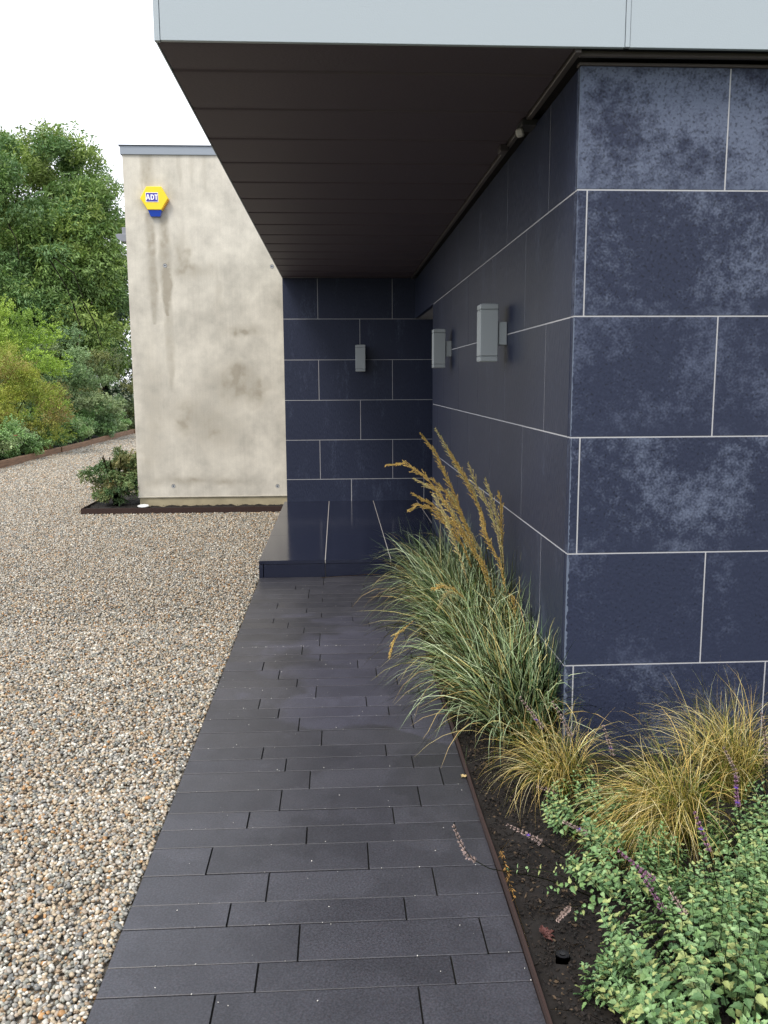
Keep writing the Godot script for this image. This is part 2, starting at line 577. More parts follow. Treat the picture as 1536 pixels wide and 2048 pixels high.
func house() -> void:
	var root := thing("stone_house", "flat-roofed house clad in dark blue stone panels with a deep covered entrance", "house")
	var inner := plain(Color(0.3, 0.3, 0.31), 0.9)
	var rng := RandomNumberGenerator.new()
	rng.seed = 4
	# front wall
	var fw := Node3D.new()
	fw.name = "front_wall"
	root.add_child(fw)
	var order := [0, 1, 2, 3, 4, 5]
	var front_pick := func(r: int, _a: float) -> Material: return stone[order[clampi(r + 1, 0, 5)]]
	var ev := [1.521, 2.35, 3.18, 4.01, 4.84, 5.67]
	var od := [0.977, 1.806, 2.635, 3.464, 4.293, 5.122]
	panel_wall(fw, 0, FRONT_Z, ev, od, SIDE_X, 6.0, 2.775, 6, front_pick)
	block("grout", Vector3(SIDE_X + 0.0012, -0.12, FRONT_Z - 0.26), Vector3(5.06, 2.893, 0.2585), grout, fw)
	# side wall of the passage; behind the last panel the entrance opens to the right
	var sw := Node3D.new()
	sw.name = "side_wall"
	root.add_child(sw)
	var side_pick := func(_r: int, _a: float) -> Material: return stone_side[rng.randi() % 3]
	var se := [-10.42, -9.49, -8.56, -7.63, -6.70, -5.77, -4.84, -3.90, FRONT_Z - 0.04]
	var so := [-9.95, -9.02, -8.09, -7.16, -6.22, -5.28, -4.35]
	se[2] = -8.53
	so[1] = -8.53
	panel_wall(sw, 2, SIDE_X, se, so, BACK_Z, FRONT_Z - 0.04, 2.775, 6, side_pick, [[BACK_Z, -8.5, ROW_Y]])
	# panels whose ends show on the passage side, where the front panel stops at the corner
	for r in range(-1, 6):
		if (r + 1) % 2 == 1:
			var y0 := maxf(ROW_Y - (r + 1) * ROW_H + 0.003, -0.12)
			block("stone_panel", Vector3(SIDE_X + 0.0015, y0, FRONT_Z - 0.041), Vector3(0.036, minf(ROW_H - 0.006, ROW_Y - r * ROW_H - 0.003 - y0), 0.0395), stone[order[clampi(r + 1, 0, 5)]], sw, 0.0018)
	block("grout", Vector3(SIDE_X + 0.0011, -0.12, -8.50), Vector3(0.25, 2.893, 8.50 + FRONT_Z - 0.26), grout, sw)
	block("lintel", Vector3(SIDE_X + 0.0011, ROW_Y + 0.006, BACK_Z + 0.001), Vector3(0.25, 0.443, 10.499 - 8.502), grout, sw)
	block("reveal", Vector3(SIDE_X + 0.002, STEP_Y + 0.001, -8.529), Vector3(0.95, ROW_Y - STEP_Y + 0.002, 0.027), stone_side[0], sw, 0.001)
	block("lobby_ceiling", Vector3(SIDE_X + 0.255, ROW_Y + 0.01, BACK_Z + 0.001), Vector3(1.0, 0.05, 1.99), inner, sw)
	# weathered pale arris down the outer corner, ragged towards the front face
	var bloom := plain(Color(0.105, 0.130, 0.185), 0.8)
	for r in range(-1, 6):
		var ya := maxf(ROW_Y - (r + 1) * ROW_H + 0.005, -0.1)
		var yb := minf(ROW_Y - r * ROW_H - 0.005, 2.77)
		var wid: float = [0.001, 0.002, 0.0035, 0.005, 0.008, 0.013, 0.015][r + 1]
		var mb := MB.new()
		var n := 60
		var wa := wid
		var zf := FRONT_Z + 0.0004
		var xs := SIDE_X - 0.0004 + (0.0015 if (r + 1) % 2 == 1 else 0.0)
		for i in n:
			var y0 := lerpf(ya, yb, float(i) / n)
			var y1 := lerpf(ya, yb, float(i + 1) / n)
			var wb := wid * rng.randf_range(0.15, 1.35)
			mb.quad(Vector3(xs + 0.0016, y0, zf), Vector3(xs + 0.0016 + wa, y0, zf), Vector3(xs + 0.0016 + wb, y1, zf), Vector3(xs + 0.0016, y1, zf), Vector3(0, 0, 1))
			mb.quad(Vector3(xs, y0, zf - 0.0016), Vector3(xs + 0.0016, y0, zf), Vector3(xs + 0.0016, y1, zf), Vector3(xs, y1, zf - 0.0016), Vector3(-1, 0, 1).normalized())
			wa = wb
		part("worn_arris", mb.mesh(), bloom, fw)
	# back wall
	var bw := Node3D.new()
	bw.name = "back_wall"
	root.add_child(bw)
	var back_pick := func(_r: int, _a: float) -> Material: return stone_side[rng.randi() % 3]
	panel_wall(bw, 0, BACK_Z, [-0.219, 0.667, 1.55], [0.278, 1.17], ROOF_X, 2.0, SOFFIT_Y, 4, back_pick)
	panel_wall_row(bw, [ROOF_X, 0.159, 1.05, 2.0], -0.05, ROW_Y - 4 * ROW_H, BACK_Z)
	block("grout", Vector3(ROOF_X + 0.002, -0.05, BACK_Z - 0.30), Vector3(2.63, 2.84, 0.2988), grout, bw)
	# entrance door in the right-hand lobby wall
	var door := block("door", Vector3(1.90, STEP_Y + 0.004, -10.30), Vector3(0.06, ROW_Y - STEP_Y, 1.72), plain(Color(0.03, 0.03, 0.035), 0.35), root, 0.003)
	part("handle", handle_mesh(), plain(Color(0.5, 0.5, 0.5), 0.3, 1.0), door, Vector3(-0.05, 0.95, 0.2))
	block("lobby_wall", Vector3(1.965, -0.05, BACK_Z), Vector3(0.2, 2.84, 2.2), inner, root)
	# soffit of wide lapped boards
	var so_mat := plain(Color(0.072, 0.054, 0.068), 0.6)
	so_mat.normal_enabled = true
	so_mat.normal_texture = grain_normal(0.1, 31, 3.0)
	so_mat.normal_scale = 0.1
	so_mat.uv1_triplanar = true
	so_mat.uv1_scale = Vector3(2, 2, 2)
	var sf := Node3D.new()
	sf.name = "soffit"
	root.add_child(sf)
	var z := ROOF_Z - 0.02
	var first := true
	while z > BACK_Z - 0.02:
		var d := 0.29 if first else 0.48
		first = false
		var z1 := maxf(z - d, BACK_Z - 0.02)
		var mb := MB.new()
		var y := SOFFIT_Y
		# a board that drops 7 mm towards the passage end and has a rounded front lip
		var pr := [[z, y + 0.006], [z - 0.006, y], [z - 0.03, y - 0.001], [z1 + 0.10, y + 0.001], [z1 + 0.03, y + 0.003], [z1 + 0.0, y + 0.006]]
		for i in pr.size() - 1:
			var a := Vector3(ROOF_X + 0.006, pr[i][1], pr[i][0])
			var b := Vector3(ROOF_X + 0.006, pr[i + 1][1], pr[i + 1][0])
			var w := Vector3(0.884 - ROOF_X - 0.006, 0, 0)
			var nn := Vector3(0, pr[i + 1][0] - pr[i][0], pr[i][1] - pr[i + 1][1]).normalized()
			mb.quad(a, b, b + w, a + w, nn if nn.y < 0 else -nn)
		mb.quad(Vector3(ROOF_X + 0.006, y + 0.04, z), Vector3(ROOF_X + 0.006, y + 0.006, z), Vector3(0.884, y + 0.006, z), Vector3(0.884, y + 0.04, z), Vector3(0, 0, 1))
		mb.quad(Vector3(ROOF_X + 0.006, y + 0.04, z), Vector3(ROOF_X + 0.006, y + 0.04, z1), Vector3(0.884, y + 0.04, z1), Vector3(0.884, y + 0.04, z), Vector3.UP)
		part("soffit_board", mb.mesh(), so_mat, sf)
		z = z1
	# wall-head trim: an angle bead along the side wall and along the front wall
	var trim := plain(Color(0.075, 0.062, 0.062), 0.4)
	block("trim", Vector3(0.889, SOFFIT_Y - 0.012, BACK_Z + 0.001), Vector3(0.026, 0.03, -BACK_Z + ROOF_Z - 0.025), trim, sf, 0.003)
	block("trim", Vector3(0.915, SOFFIT_Y - 0.012, ROOF_Z - 0.075), Vector3(5.0, 0.02, 0.02), trim, sf, 0.003)
	block("trim", Vector3(0.93, 2.776, FRONT_Z - 0.03), Vector3(5.0, 0.012, 0.036), trim, sf, 0.002)
	block("shadow_gap", Vector3(0.884, SOFFIT_Y + 0.02, BACK_Z + 0.001), Vector3(5.2, 0.02, -BACK_Z + ROOF_Z - 0.025), plain(Color(0.015, 0.014, 0.015), 0.8), sf)
	# roof with a pale metal fascia
	var rf := Node3D.new()
	rf.name = "roof"
	root.add_child(rf)
	block("roof_slab", Vector3(ROOF_X + 0.004, SOFFIT_Y + 0.045, -14.0), Vector3(7.2, 0.60, 14.0 + ROOF_Z - 0.021), inner, rf)
	block("fascia_corner", Vector3(ROOF_X - 0.004, SOFFIT_Y - 0.001, ROOF_Z - 0.02), Vector3(0.02, 0.70, 0.02), grey_metal, rf, 0.001)
	block("fascia_panel", Vector3(ROOF_X + 0.018, SOFFIT_Y, ROOF_Z - 0.018), Vector3(1.067 - ROOF_X - 0.0185, 0.70, 0.018), grey_metal, rf, 0.0015)
	block("fascia_joint", Vector3(1.0685, SOFFIT_Y + 0.001, ROOF_Z - 0.014), Vector3(0.016, 0.70, 0.016), grey_metal, rf, 0.001)
	block("fascia_panel", Vector3(1.0862, SOFFIT_Y, ROOF_Z - 0.018), Vector3(2.4, 0.70, 0.018), grey_metal, rf, 0.0015)
	block("fascia_panel", Vector3(3.489, SOFFIT_Y, ROOF_Z - 0.018), Vector3(2.9, 0.70, 0.018), grey_metal, rf, 0.0015)
	block("fascia_panel", Vector3(ROOF_X - 0.003, SOFFIT_Y, -14.0), Vector3(0.006, 0.70, 14.0 + ROOF_Z - 0.022), grey_metal, rf, 0.001)
	# closed rear and right side of the house
	block("outer_wall", Vector3(6.0, -0.1, -14.0), Vector3(0.25, 2.9, 14.0 + FRONT_Z - 0.002), inner, root)
	block("outer_wall", Vector3(1.0, -0.1, -14.0), Vector3(4.99, 2.9, 0.25), inner, root)

func panel_wall_row(root: Node, xs: Array, y0: float, y1: float, face: float) -> void:
	for i in xs.size() - 1:
		var a: float = xs[i] + (0.003 if i > 0 else 0.0)
		block("stone_panel", Vector3(a, y0, face - 0.04), Vector3(xs[i + 1] - 0.003 - a, y1 - 0.003 - y0, 0.04), stone_side[i % 3], root, 0.0018)

func handle_mesh() -> ArrayMesh:
	var mb := MB.new()
	mb.tube([Vector3(0.05, 0, 0), Vector3(0, 0, 0), Vector3(0, 0.6, 0), Vector3(0.05, 0.6, 0)], [0.012, 0.012, 0.012, 0.012], 8)
	return mb.mesh()

# ---------------------------------------------------------------- concrete wing
func concrete_wing() -> void:
	var root := thing("concrete_wing", "tall pale concrete wing with rain streaks and a grey metal coping", "building")
	var x0 := -2.53
	var x1 := 0.9
	var y0 := 0.152
	var y1 := 4.285
	# stained front face: soot streaks under the coping and the alarm, brown blotches, lime bloom
	var w := 420
	var h := 760
	var big := noise_bytes(w, h, 201, 0.010, 4, false)
	var mid := noise_bytes(w, h, 202, 0.03, 4, false)
	var fine := noise_bytes(w, h, 203, 0.28, 2, false)
	var f := noise(204, 0.02, 3)
	var vert := noise(205, 0.05, 3)
	var wid := 2.1
	var out := PackedByteArray()
	out.resize(w * h * 3)
	# streaks: x centre, half width, y from, y to, strength
	var streaks := [[-2.235, 0.085, 4.28, 3.90, 0.36], [-2.31, 0.03, 4.28, 3.98, 0.2], [-2.235, 0.075, 3.60, 2.40, 0.46], [-2.075, 0.09, 3.64, 2.50, 0.46], [-2.06, 0.07, 2.95, 1.6, 0.26], [-1.86, 0.03, 4.28, 4.02, 0.2], [-1.72, 0.025, 4.28, 4.06, 0.16], [-1.57, 0.02, 4.28, 3.98, 0.16]]
	# blotches: x, y, rx, ry, strength
	var blots := [[-1.88, 3.1, 0.09, 0.2, 0.30], [-1.7, 2.95, 0.18, 0.07, 0.24], [-1.15, 2.22, 0.17, 0.05, 0.36], [-1.28, 1.55, 0.26, 0.17, 0.36], [-1.22, 1.75, 0.10, 0.09, 0.34], [-1.0, 1.45, 0.10, 0.14, 0.24], [-1.85, 1.2, 0.22, 0.18, 0.26], [-1.55, 1.0, 0.26, 0.2, 0.26], [-1.9, 0.36, 0.42, 0.05, 0.3], [-2.3, 1.25, 0.10, 0.6, 0.16], [-1.35, 0.33, 0.2, 0.04, 0.2], [-1.45, 2.65, 0.05, 0.3, 0.12], [-2.42, 0.6, 0.08, 0.3, 0.14]]
	for j in h:
		var y := y1 - (y1 - y0) * j / h
		for i in w:
			var x := x0 + wid * i / w
			var k := j * w + i
			var b := big[k] / 255.0
			var m := mid[k] / 255.0
			var t := 0.93 + 0.34 * (b - 0.5) + 0.18 * (m - 0.5) + 0.12 * (fine[k] / 255.0 - 0.5) + 0.04 * vert.get_noise_2d(i * 3.0, j * 0.12)
			var st := 0.0
			var wob := f.get_noise_2d(i, j) * 0.05
			for q in streaks:
				if y < q[2] + 0.02 and y > q[3] - 0.1:
					var along: float = (q[2] - y) / (q[2] - q[3])
					var hw: float = q[1] * (0.75 + 0.25 * along) * (1.0 if along < 0.75 else maxf(0.0, 1.0 - (along - 0.75) * 2.6))
					var d: float = absf(x - q[0] + wob * 0.35)
					st += q[4] * (1.0 - smoothstep(hw * 0.3, hw + 0.02, d)) * (0.3 + 1.3 * m * (0.6 + 0.8 * b))
			for q in blots:
				var d2: float = pow((x - q[0] + wob * 1.6) / q[2], 2.0) + pow((y - q[1] + wob) / q[3], 2.0)
				if d2 < 4.0:
					st += q[4] * 1.35 * exp(-d2 * 0.8) * (0.35 + 1.3 * m * b * 2.0)
			st = clampf(st, 0.0, 0.62)
			var col := Vector3(0.57, 0.54, 0.475) * t
			col = col.lerp(Vector3(0.19, 0.16, 0.11), st)
			var cc := Color(col.x, col.y, col.z).linear_to_srgb()
			out[k * 3] = clampi(int(cc.r * 255.0), 0, 255)
			out[k * 3 + 1] = clampi(int(cc.g * 255.0), 0, 255)
			out[k * 3 + 2] = clampi(int(cc.b * 255.0), 0, 255)
	var face_mat := StandardMaterial3D.new()
	face_mat.albedo_texture = tex_of(w, h, out)
	face_mat.roughness = 0.85
	var plain_mat := StandardMaterial3D.new()
	var s := 256
	var a := noise_bytes(s, s, 211, 0.02, 5)
	var o2 := PackedByteArray()
	o2.resize(s * s * 3)
	for i in s * s:
		var t := 0.8 + 0.35 * (a[i] / 255.0)
		var cc := Color(0.47 * t, 0.44 * t, 0.37 * t).linear_to_srgb()
		o2[i * 3] = clampi(int(cc.r * 255.0), 0, 255); o2[i * 3 + 1] = clampi(int(cc.g * 255.0), 0, 255); o2[i * 3 + 2] = clampi(int(cc.b * 255.0), 0, 255)
	plain_mat.albedo_texture = tex_of(s, s, o2)
	plain_mat.uv1_triplanar = true
	plain_mat.uv1_world_triplanar = true
	plain_mat.uv1_scale = Vector3(0.8, 0.8, 0.8)
	plain_mat.roughness = 0.85
	# wall: front skin and body
	var mb := MB.new()
	mb.quad(Vector3(x0, y0, CONC_Z), Vector3(x0 + wid, y0, CONC_Z), Vector3(x0 + wid, y1, CONC_Z), Vector3(x0, y1, CONC_Z), Vector3(0, 0, 1))
	mb.u[0] = Vector2(0, 1); mb.u[1] = Vector2(1, 1); mb.u[2] = Vector2(1, 0); mb.u[3] = Vector2(0, 0)
	var am := mb.mesh()
	am.surface_set_material(0, face_mat)
	var rest := MB.new()
	rest.quad(Vector3(x0 + wid, y0, CONC_Z), Vector3(x1, y0, CONC_Z), Vector3(x1, y1, CONC_Z), Vector3(x0 + wid, y1, CONC_Z), Vector3(0, 0, 1))
	rest.quad(Vector3(x0, y0, CONC_Z), Vector3(x0, y0, -17.0), Vector3(x0, y1, -17.0), Vector3(x0, y1, CONC_Z), Vector3(-1, 0, 0))
	rest.quad(Vector3(x1, y0, CONC_Z), Vector3(x1, y0, -17.0), Vector3(x1, y1, -17.0), Vector3(x1, y1, CONC_Z), Vector3(1, 0, 0))
	rest.quad(Vector3(x0, y0, -17.0), Vector3(x1, y0, -17.0), Vector3(x1, y1, -17.0), Vector3(x0, y1, -17.0), Vector3(0, 0, -1))
	rest.quad(Vector3(x0, y1, CONC_Z), Vector3(x1, y1, CONC_Z), Vector3(x1, y1, -17.0), Vector3(x0, y1, -17.0), Vector3.UP)
	rest.quad(Vector3(x0, y0, CONC_Z), Vector3(x1, y0, CONC_Z), Vector3(x1, y0, -17.0), Vector3(x0, y0, -17.0), Vector3.DOWN)
	rest.mesh(am)
	am.surface_set_material(1, plain_mat)
	part("wall", am, null, root)
	var pl := plain_mat.duplicate()
	pl.albedo_color = Color(0.92, 0.89, 0.80)
	block("plinth", Vector3(x0 + 0.012, -0.1, -16.98), Vector3(x1 - x0 - 0.024, 0.246, 16.98 + CONC_Z - 0.012), pl, root, 0.003)
	block("drip_edge", Vector3(x0 - 0.004, y0 - 0.007, -17.0), Vector3(x1 - x0 + 0.008, 0.012, 17.0 + CONC_Z + 0.006), plain_mat, root, 0.002)
	var cop := block("coping", Vector3(x0 - 0.02, y1 - 0.004, -17.02), Vector3(x1 - x0 + 0.04, 0.10, 17.02 + CONC_Z + 0.02), plain(Color(0.25, 0.285, 0.335), 0.45), root, 0.003)
	block("cap_lip", Vector3(-0.018, 0.100, -0.015), Vector3(x1 - x0 + 0.076, 0.008, 17.02 + CONC_Z + 0.05), plain(Color(0.10, 0.115, 0.14), 0.5), cop, 0.002)
	# formwork anchor caps
	for p in [Vector2(-2.078, 2.999), Vector2(-0.781, 2.99), Vector2(-2.088, 0.291), Vector2(-0.777, 0.276)]:
		var c := MB.new()
		c.tube([Vector3(0, 0, -0.01), Vector3(0, 0, 0.003), Vector3(0, 0, 0.006)], [0.024, 0.024, 0.02], 14)
		var cap := part("anchor_cap", c.mesh(), plain(Color(0.36, 0.38, 0.40), 0.5), root, Vector3(p.x, p.y, CONC_Z))
		var hole := MB.new()
		hole.tube([Vector3(0, 0, 0.004), Vector3(0, 0, 0.0075)], [0.009, 0.009], 10)
		part("hole", hole.mesh(), plain(Color(0.05, 0.05, 0.06), 0.6), cap)

func soil_sheet(x0: float, x1: float, z0: float, z1: float, y: float, bump: float, seed_: int) -> ArrayMesh:
	var st := SurfaceTool.new()
	st.begin(Mesh.PRIMITIVE_TRIANGLES)
	var f := noise(seed_, 6.0, 4)
	var nx := maxi(4, int((x1 - x0) / 0.035))
	var nz := maxi(4, int((z1 - z0) / 0.035))
	for j in nz + 1:
		for i in nx + 1:
			var x := x0 + (x1 - x0) * i / nx
			var z := z0 + (z1 - z0) * j / nz
			st.add_vertex(Vector3(x, y + bump * f.get_noise_2d(x, z), z))
	for j in nz:
		for i in nx:
			var k := j * (nx + 1) + i
			for q in [k, k + 1, k + nx + 1, k + 1, k + nx + 2, k + nx + 1]:
				st.add_index(q)
	st.generate_normals()
	return st.commit()

func chip_mesh(seed_: int) -> ArrayMesh:
	var rng := RandomNumberGenerator.new()
	rng.seed = seed_
	var mb := MB.new()
	var p := []
	for sy in [-1.0, 1.0]:
		for k in 5:
			var a := TAU * k / 5.0
			p.append(Vector3(cos(a) * rng.randf_range(0.6, 1.2), sy * 0.22 + rng.randf_range(-0.1, 0.1), sin(a) * rng.randf_range(0.25, 0.55)))
	for k in 5:
		var l := (k + 1) % 5
		var nn: Vector3 = (p[k] + p[l]) * Vector3(1, 0, 1)
		mb.quad(p[k], p[l], p[5 + l], p[5 + k], nn.normalized())
	for k in range(1, 4):
		mb.tri(p[0], p[k], p[k + 1], Vector3.DOWN)
		mb.tri(p[5], p[5 + k], p[6 + k], Vector3.UP)
	return mb.mesh()

func scatter_chips(parent: Node, areas: Array, count: int, seed_: int) -> void:
	var rng := RandomNumberGenerator.new()
	rng.seed = seed_
	var cm := leaf_mat(0.9, 0.0)
	var pal := [Color(0.010, 0.007, 0.006), Color(0.017, 0.011, 0.008), Color(0.007, 0.006, 0.005), Color(0.03, 0.02, 0.013), Color(0.09, 0.06, 0.035)]
	for v in 3:
		var where := []
		var tint := []
		for i in count / 3:
			var a: Array = areas[rng.randi() % areas.size()]
			var s := rng.randf_range(0.002, 0.009)
			var b := Basis(Vector3.UP, rng.randf() * TAU) * Basis(Vector3.RIGHT, rng.randfn() * 0.35) * Basis(Vector3.BACK, rng.randfn() * 0.35)
			where.append(Transform3D(b.scaled_local(Vector3(s, s, s)), Vector3(rng.randf_range(a[0], a[1]), a[4] + rng.randf_range(-0.004, 0.012), rng.randf_range(a[2], a[3]))))
			tint.append(pal[mini(rng.randi() % 7, 4) if rng.randf() < 0.25 else rng.randi() % 3])
		multi("mulch_chips", chip_mesh(seed_ + v), cm, where, tint, parent)

func planting_bed() -> void:
	var root := Node3D.new()
	root.name = "soil_bed"
	add_child(root)
	tag(root, "strip of dark mulched soil between the paved path and the stone wall", "", "", "structure")
	part("soil", soil_sheet(0.52, SIDE_X + 0.02, -6.96, FRONT_Z, 0.0, 0.022, 301), soil_mat, root)
	part("soil", soil_sheet(0.52, 4.2, FRONT_Z - 0.02, -1.2, 0.0, 0.022, 301), soil_mat, root)
	scatter_chips(root, [[0.53, 1.7, FRONT_Z, -1.5, 0.005], [0.53, 1.0, -3.5, -1.6, 0.005], [0.53, 0.93, -5.2, -3.3, 0.005]], 14000, 310)
	var rng := RandomNumberGenerator.new()
	rng.seed = 318
	var sm := MB.new()
	sm.tube([Vector3(-0.5, 0, 0), Vector3(-0.1, 0.02, 0.03), Vector3(0.5, 0, -0.02)], [0.03, 0.035, 0.02], 4)
	var where := []
	var tint := []
	for i in 620:
		var l := rng.randf_range(0.012, 0.06)
		var b := Basis(Vector3.UP, rng.randf() * TAU) * Basis(Vector3.BACK, rng.randfn() * 0.2)
		var p := Vector3(rng.randf_range(0.53, 1.25), 0.014 + rng.randf() * 0.008, rng.randf_range(-3.4, -1.6))
		if i % 4 == 0: p = Vector3(rng.randf_range(0.53, 0.9), 0.014, rng.randf_range(-6.8, -3.4))
		where.append(Transform3D(b.scaled_local(Vector3(l, 0.026, 0.026)), p))
		var g := rng.randf_range(0.25, 1.0)
		tint.append(Color(0.34 * g, 0.23 * g, 0.11 * g))
	multi("straw", sm.mesh(), leaf_mat(0.8, 0.0), where, tint, root)
	# rusty steel strip between path and soil
	var e := thing("steel_edging", "thin rusty steel edging strip along the right side of the paved path", "edging", Vector3(0.508, 0, -6.95))
	var mb := MB.new()
	var f := noise(44, 0.7, 2)
	var n := 40
	for i in n:
		var za := 5.65 * i / n
		var zb := 5.65 * (i + 1) / n
		var xa := f.get_noise_1d(za) * 0.006
		var xb := f.get_noise_1d(zb) * 0.006
		var t := 0.0075
		var lo := -0.08
		var hi := 0.022
		mb.quad(Vector3(xa, hi, za), Vector3(xb, hi, zb), Vector3(xb + t, hi, zb), Vector3(xa + t, hi, za), Vector3.UP)
		mb.quad(Vector3(xa, lo, za), Vector3(xb, lo, zb), Vector3(xb, hi, zb), Vector3(xa, hi, za), Vector3(-1, 0, 0))
		mb.quad(Vector3(xa + t, lo, za), Vector3(xb + t, lo, zb), Vector3(xb + t, hi, zb), Vector3(xa + t, hi, za), Vector3(1, 0, 0))
	part("strip", mb.mesh(), corten, e)
	# small bed at the foot of the concrete wing
	var sb := Node3D.new()
	sb.name = "soil_bed_001"
	add_child(sb)
	taken["soil_bed"] = 2
	tag(sb, "small bed of dark soil at the foot of the concrete wing", "", "", "structure")
	part("soil", soil_sheet(-3.14, -0.70, -12.2, -10.63, 0.035, 0.03, 321), soil_mat, sb)
	scatter_chips(sb, [[-3.1, -0.72, -10.98, -10.64, 0.04]], 500, 330)
	var e2 := thing("steel_edging", "dark rusty steel edging round the small bed under the concrete wing", "edging", Vector3(-3.15, 0, -10.62))
	block("front_strip", Vector3(0, -0.1, -0.008), Vector3(2.45, 0.165, 0.008), corten, e2, 0.002)
	block("side_strip", Vector3(-0.008, -0.1, -1.6), Vector3(0.008, 0.165, 1.6), corten, e2, 0.002)

# ---------------------------------------------------------------- fittings
func wall_lamp(label: String, at: Vector3, turn: float) -> void:
	# origin on the wall; +z points out of the wall
	var root := thing("wall_lamp", label, "wall lamp", at, "grey box wall lamps in the covered entrance")
	root.rotation.y = turn
	var h := 0.31
	block("bracket", Vector3(-0.045, -0.065, 0.001), Vector3(0.09, 0.125, 0.046), lamp_paint, root, 0.003)
	block("body", Vector3(-0.058, -h * 0.5 + 0.03, 0.052), Vector3(0.116, h - 0.06, 0.10), lamp_paint, root, 0.004)
	block("cap", Vector3(-0.058, h * 0.5 - 0.0285, 0.052), Vector3(0.116, 0.0285, 0.10), lamp_paint, root, 0.004)
	block("cap", Vector3(-0.058, -h * 0.5, 0.052), Vector3(0.116, 0.0285, 0.10), lamp_paint, root, 0.004)
	var lens := plain(Color(0.5, 0.52, 0.5), 0.15)
	block("lens", Vector3(-0.045, h * 0.5 - 0.004, 0.064), Vector3(0.09, 0.006, 0.076), lens, root, 0.001)
	block("lens", Vector3(-0.045, -h * 0.5 - 0.002, 0.064), Vector3(0.09, 0.006, 0.076), lens, root, 0.001)

func small_fittings() -> void:
	wall_lamp("nearest and largest of the three grey box lamps, on the side wall of the entrance", Vector3(SIDE_X, 1.855, -4.83), -PI / 2)
	wall_lamp("middle grey box lamp, farther along the side wall of the entrance", Vector3(SIDE_X, 1.855, -7.15), -PI / 2)
	wall_lamp("farthest grey box lamp, alone on the dark back wall above the step", Vector3(0.28, 1.862, BACK_Z), 0.0)
	# hexagonal alarm box
	var al := thing("alarm_box", "yellow hexagonal alarm box with blue beacon high on the concrete wing", "alarm box", Vector3(-2.16, 3.765, CONC_Z))
	var yellow := plain(Color(0.83, 0.60, 0.012), 0.35)
	var amber := plain(Color(0.76, 0.36, 0.012), 0.4)
	var top := 0.14
	var bot := -0.128
	var hex := [Vector2(-0.088, top), Vector2(0.088, top), Vector2(0.165, 0.004), Vector2(0.082, bot), Vector2(-0.082, bot), Vector2(-0.165, 0.004)]
	var hb := MB.new()
	var dz := 0.078
	for k in 6:
		var p: Vector2 = hex[k]
		var q: Vector2 = hex[(k + 1) % 6]
		var nn := Vector3((p.y - q.y) * -1.0, (q.x - p.x) * -1.0 * -1.0, 0)
		nn = Vector3((p + q).x, (p + q).y, 0).normalized()
		hb.quad(Vector3(p.x, p.y, 0.002), Vector3(q.x, q.y, 0.002), Vector3(q.x, q.y, dz - 0.006), Vector3(p.x, p.y, dz - 0.006), nn)
		var pi := p * 0.955
		var qi := q * 0.955
		hb.quad(Vector3(p.x, p.y, dz - 0.006), Vector3(q.x, q.y, dz - 0.006), Vector3(qi.x, qi.y, dz), Vector3(pi.x, pi.y, dz), (nn + Vector3(0, 0, 1)).normalized())
		hb.tri(Vector3(0, 0, dz), Vector3(pi.x, pi.y, dz), Vector3(qi.x, qi.y, dz), Vector3(0, 0, 1))
	part("cover", hb.mesh(), yellow, al)
	# sounder louvres on the lower right flank
	var e0 := Vector2(0.162, -0.004)
	var e1 := Vector2(0.084, -0.122)
	for k in 7:
		var p := e0.lerp(e1, (k + 0.35) / 7.0)
		var lb := MB.new()
		lb.box(Vector3(-0.004, -0.004, 0.012), Vector3(0.018, 0.008, 0.058), 0.001)
		var lv := part("louvre", lb.mesh(), amber, al, Vector3(p.x, p.y, 0))
		lv.rotation.z = -0.35
	# blue beacon below
	var bb := MB.new()
	var prof := [Vector2(-0.08, bot), Vector2(0.08, bot), Vector2(0.055, -0.20), Vector2(-0.055, -0.20)]
	for k in 4:
		var p: Vector2 = prof[k]
		var q: Vector2 = prof[(k + 1) % 4]
		var mid := (p + q) * 0.5 - Vector2(0, -0.164)
		var nn := Vector3(mid.x, mid.y, 0).normalized()
		var za := 0.068 if p.y > -0.15 else 0.048
		var zb := 0.068 if q.y > -0.15 else 0.048
		bb.quad(Vector3(p.x, p.y, 0.002), Vector3(q.x, q.y, 0.002), Vector3(q.x, q.y, zb), Vector3(p.x, p.y, za), nn)
	bb.quad(Vector3(-0.08, bot, 0.068), Vector3(0.08, bot, 0.068), Vector3(0.055, -0.20, 0.048), Vector3(-0.055, -0.20, 0.048), Vector3(0, -0.26, 1).normalized())
	part("beacon", bb.mesh(), plain(Color(0.012, 0.06, 0.42), 0.18), al)
	# lettering
	var logo := block("logo_plate", Vector3(-0.098, -0.04, dz + 0.0004), Vector3(0.148, 0.110, 0.003), plain(Color(0.85, 0.85, 0.85), 0.4), al)
	block("logo_field", Vector3(0.006, 0.006, 0.003), Vector3(0.136, 0.098, 0.0015), plain(Color(0.045, 0.03, 0.33), 0.4), logo)
	var tm := TextMesh.new()
	tm.text = "ADT"
	var font := SystemFont.new()
	font.font_names = PackedStringArray(["Droid Sans"])
	font.font_weight = 800
	tm.font = font
	tm.font_size = 64
	tm.pixel_size = 0.00118
	tm.depth = 0.002
	var letters := part("lettering", tm, plain(Color(0.9, 0.9, 0.9), 0.4), logo, Vector3(0.075, 0.054, 0.0052))
	letters.scale = Vector3(1.0, 1.12, 1.0)
	# floodlight on the hidden flank of the wing
	var fl := thing("floodlight", "grey half-round floodlight sticking out from the left edge of the concrete wing", "floodlight", Vector3(-2.53, 3.40, -11.2))
	var fm := plain(Color(0.22, 0.235, 0.28), 0.5)
	block("mount", Vector3(-0.085, -0.01, -0.06), Vector3(0.086, 0.085, 0.12), fm, fl, 0.004)
	var bowl := MB.new()
	var segs := 12
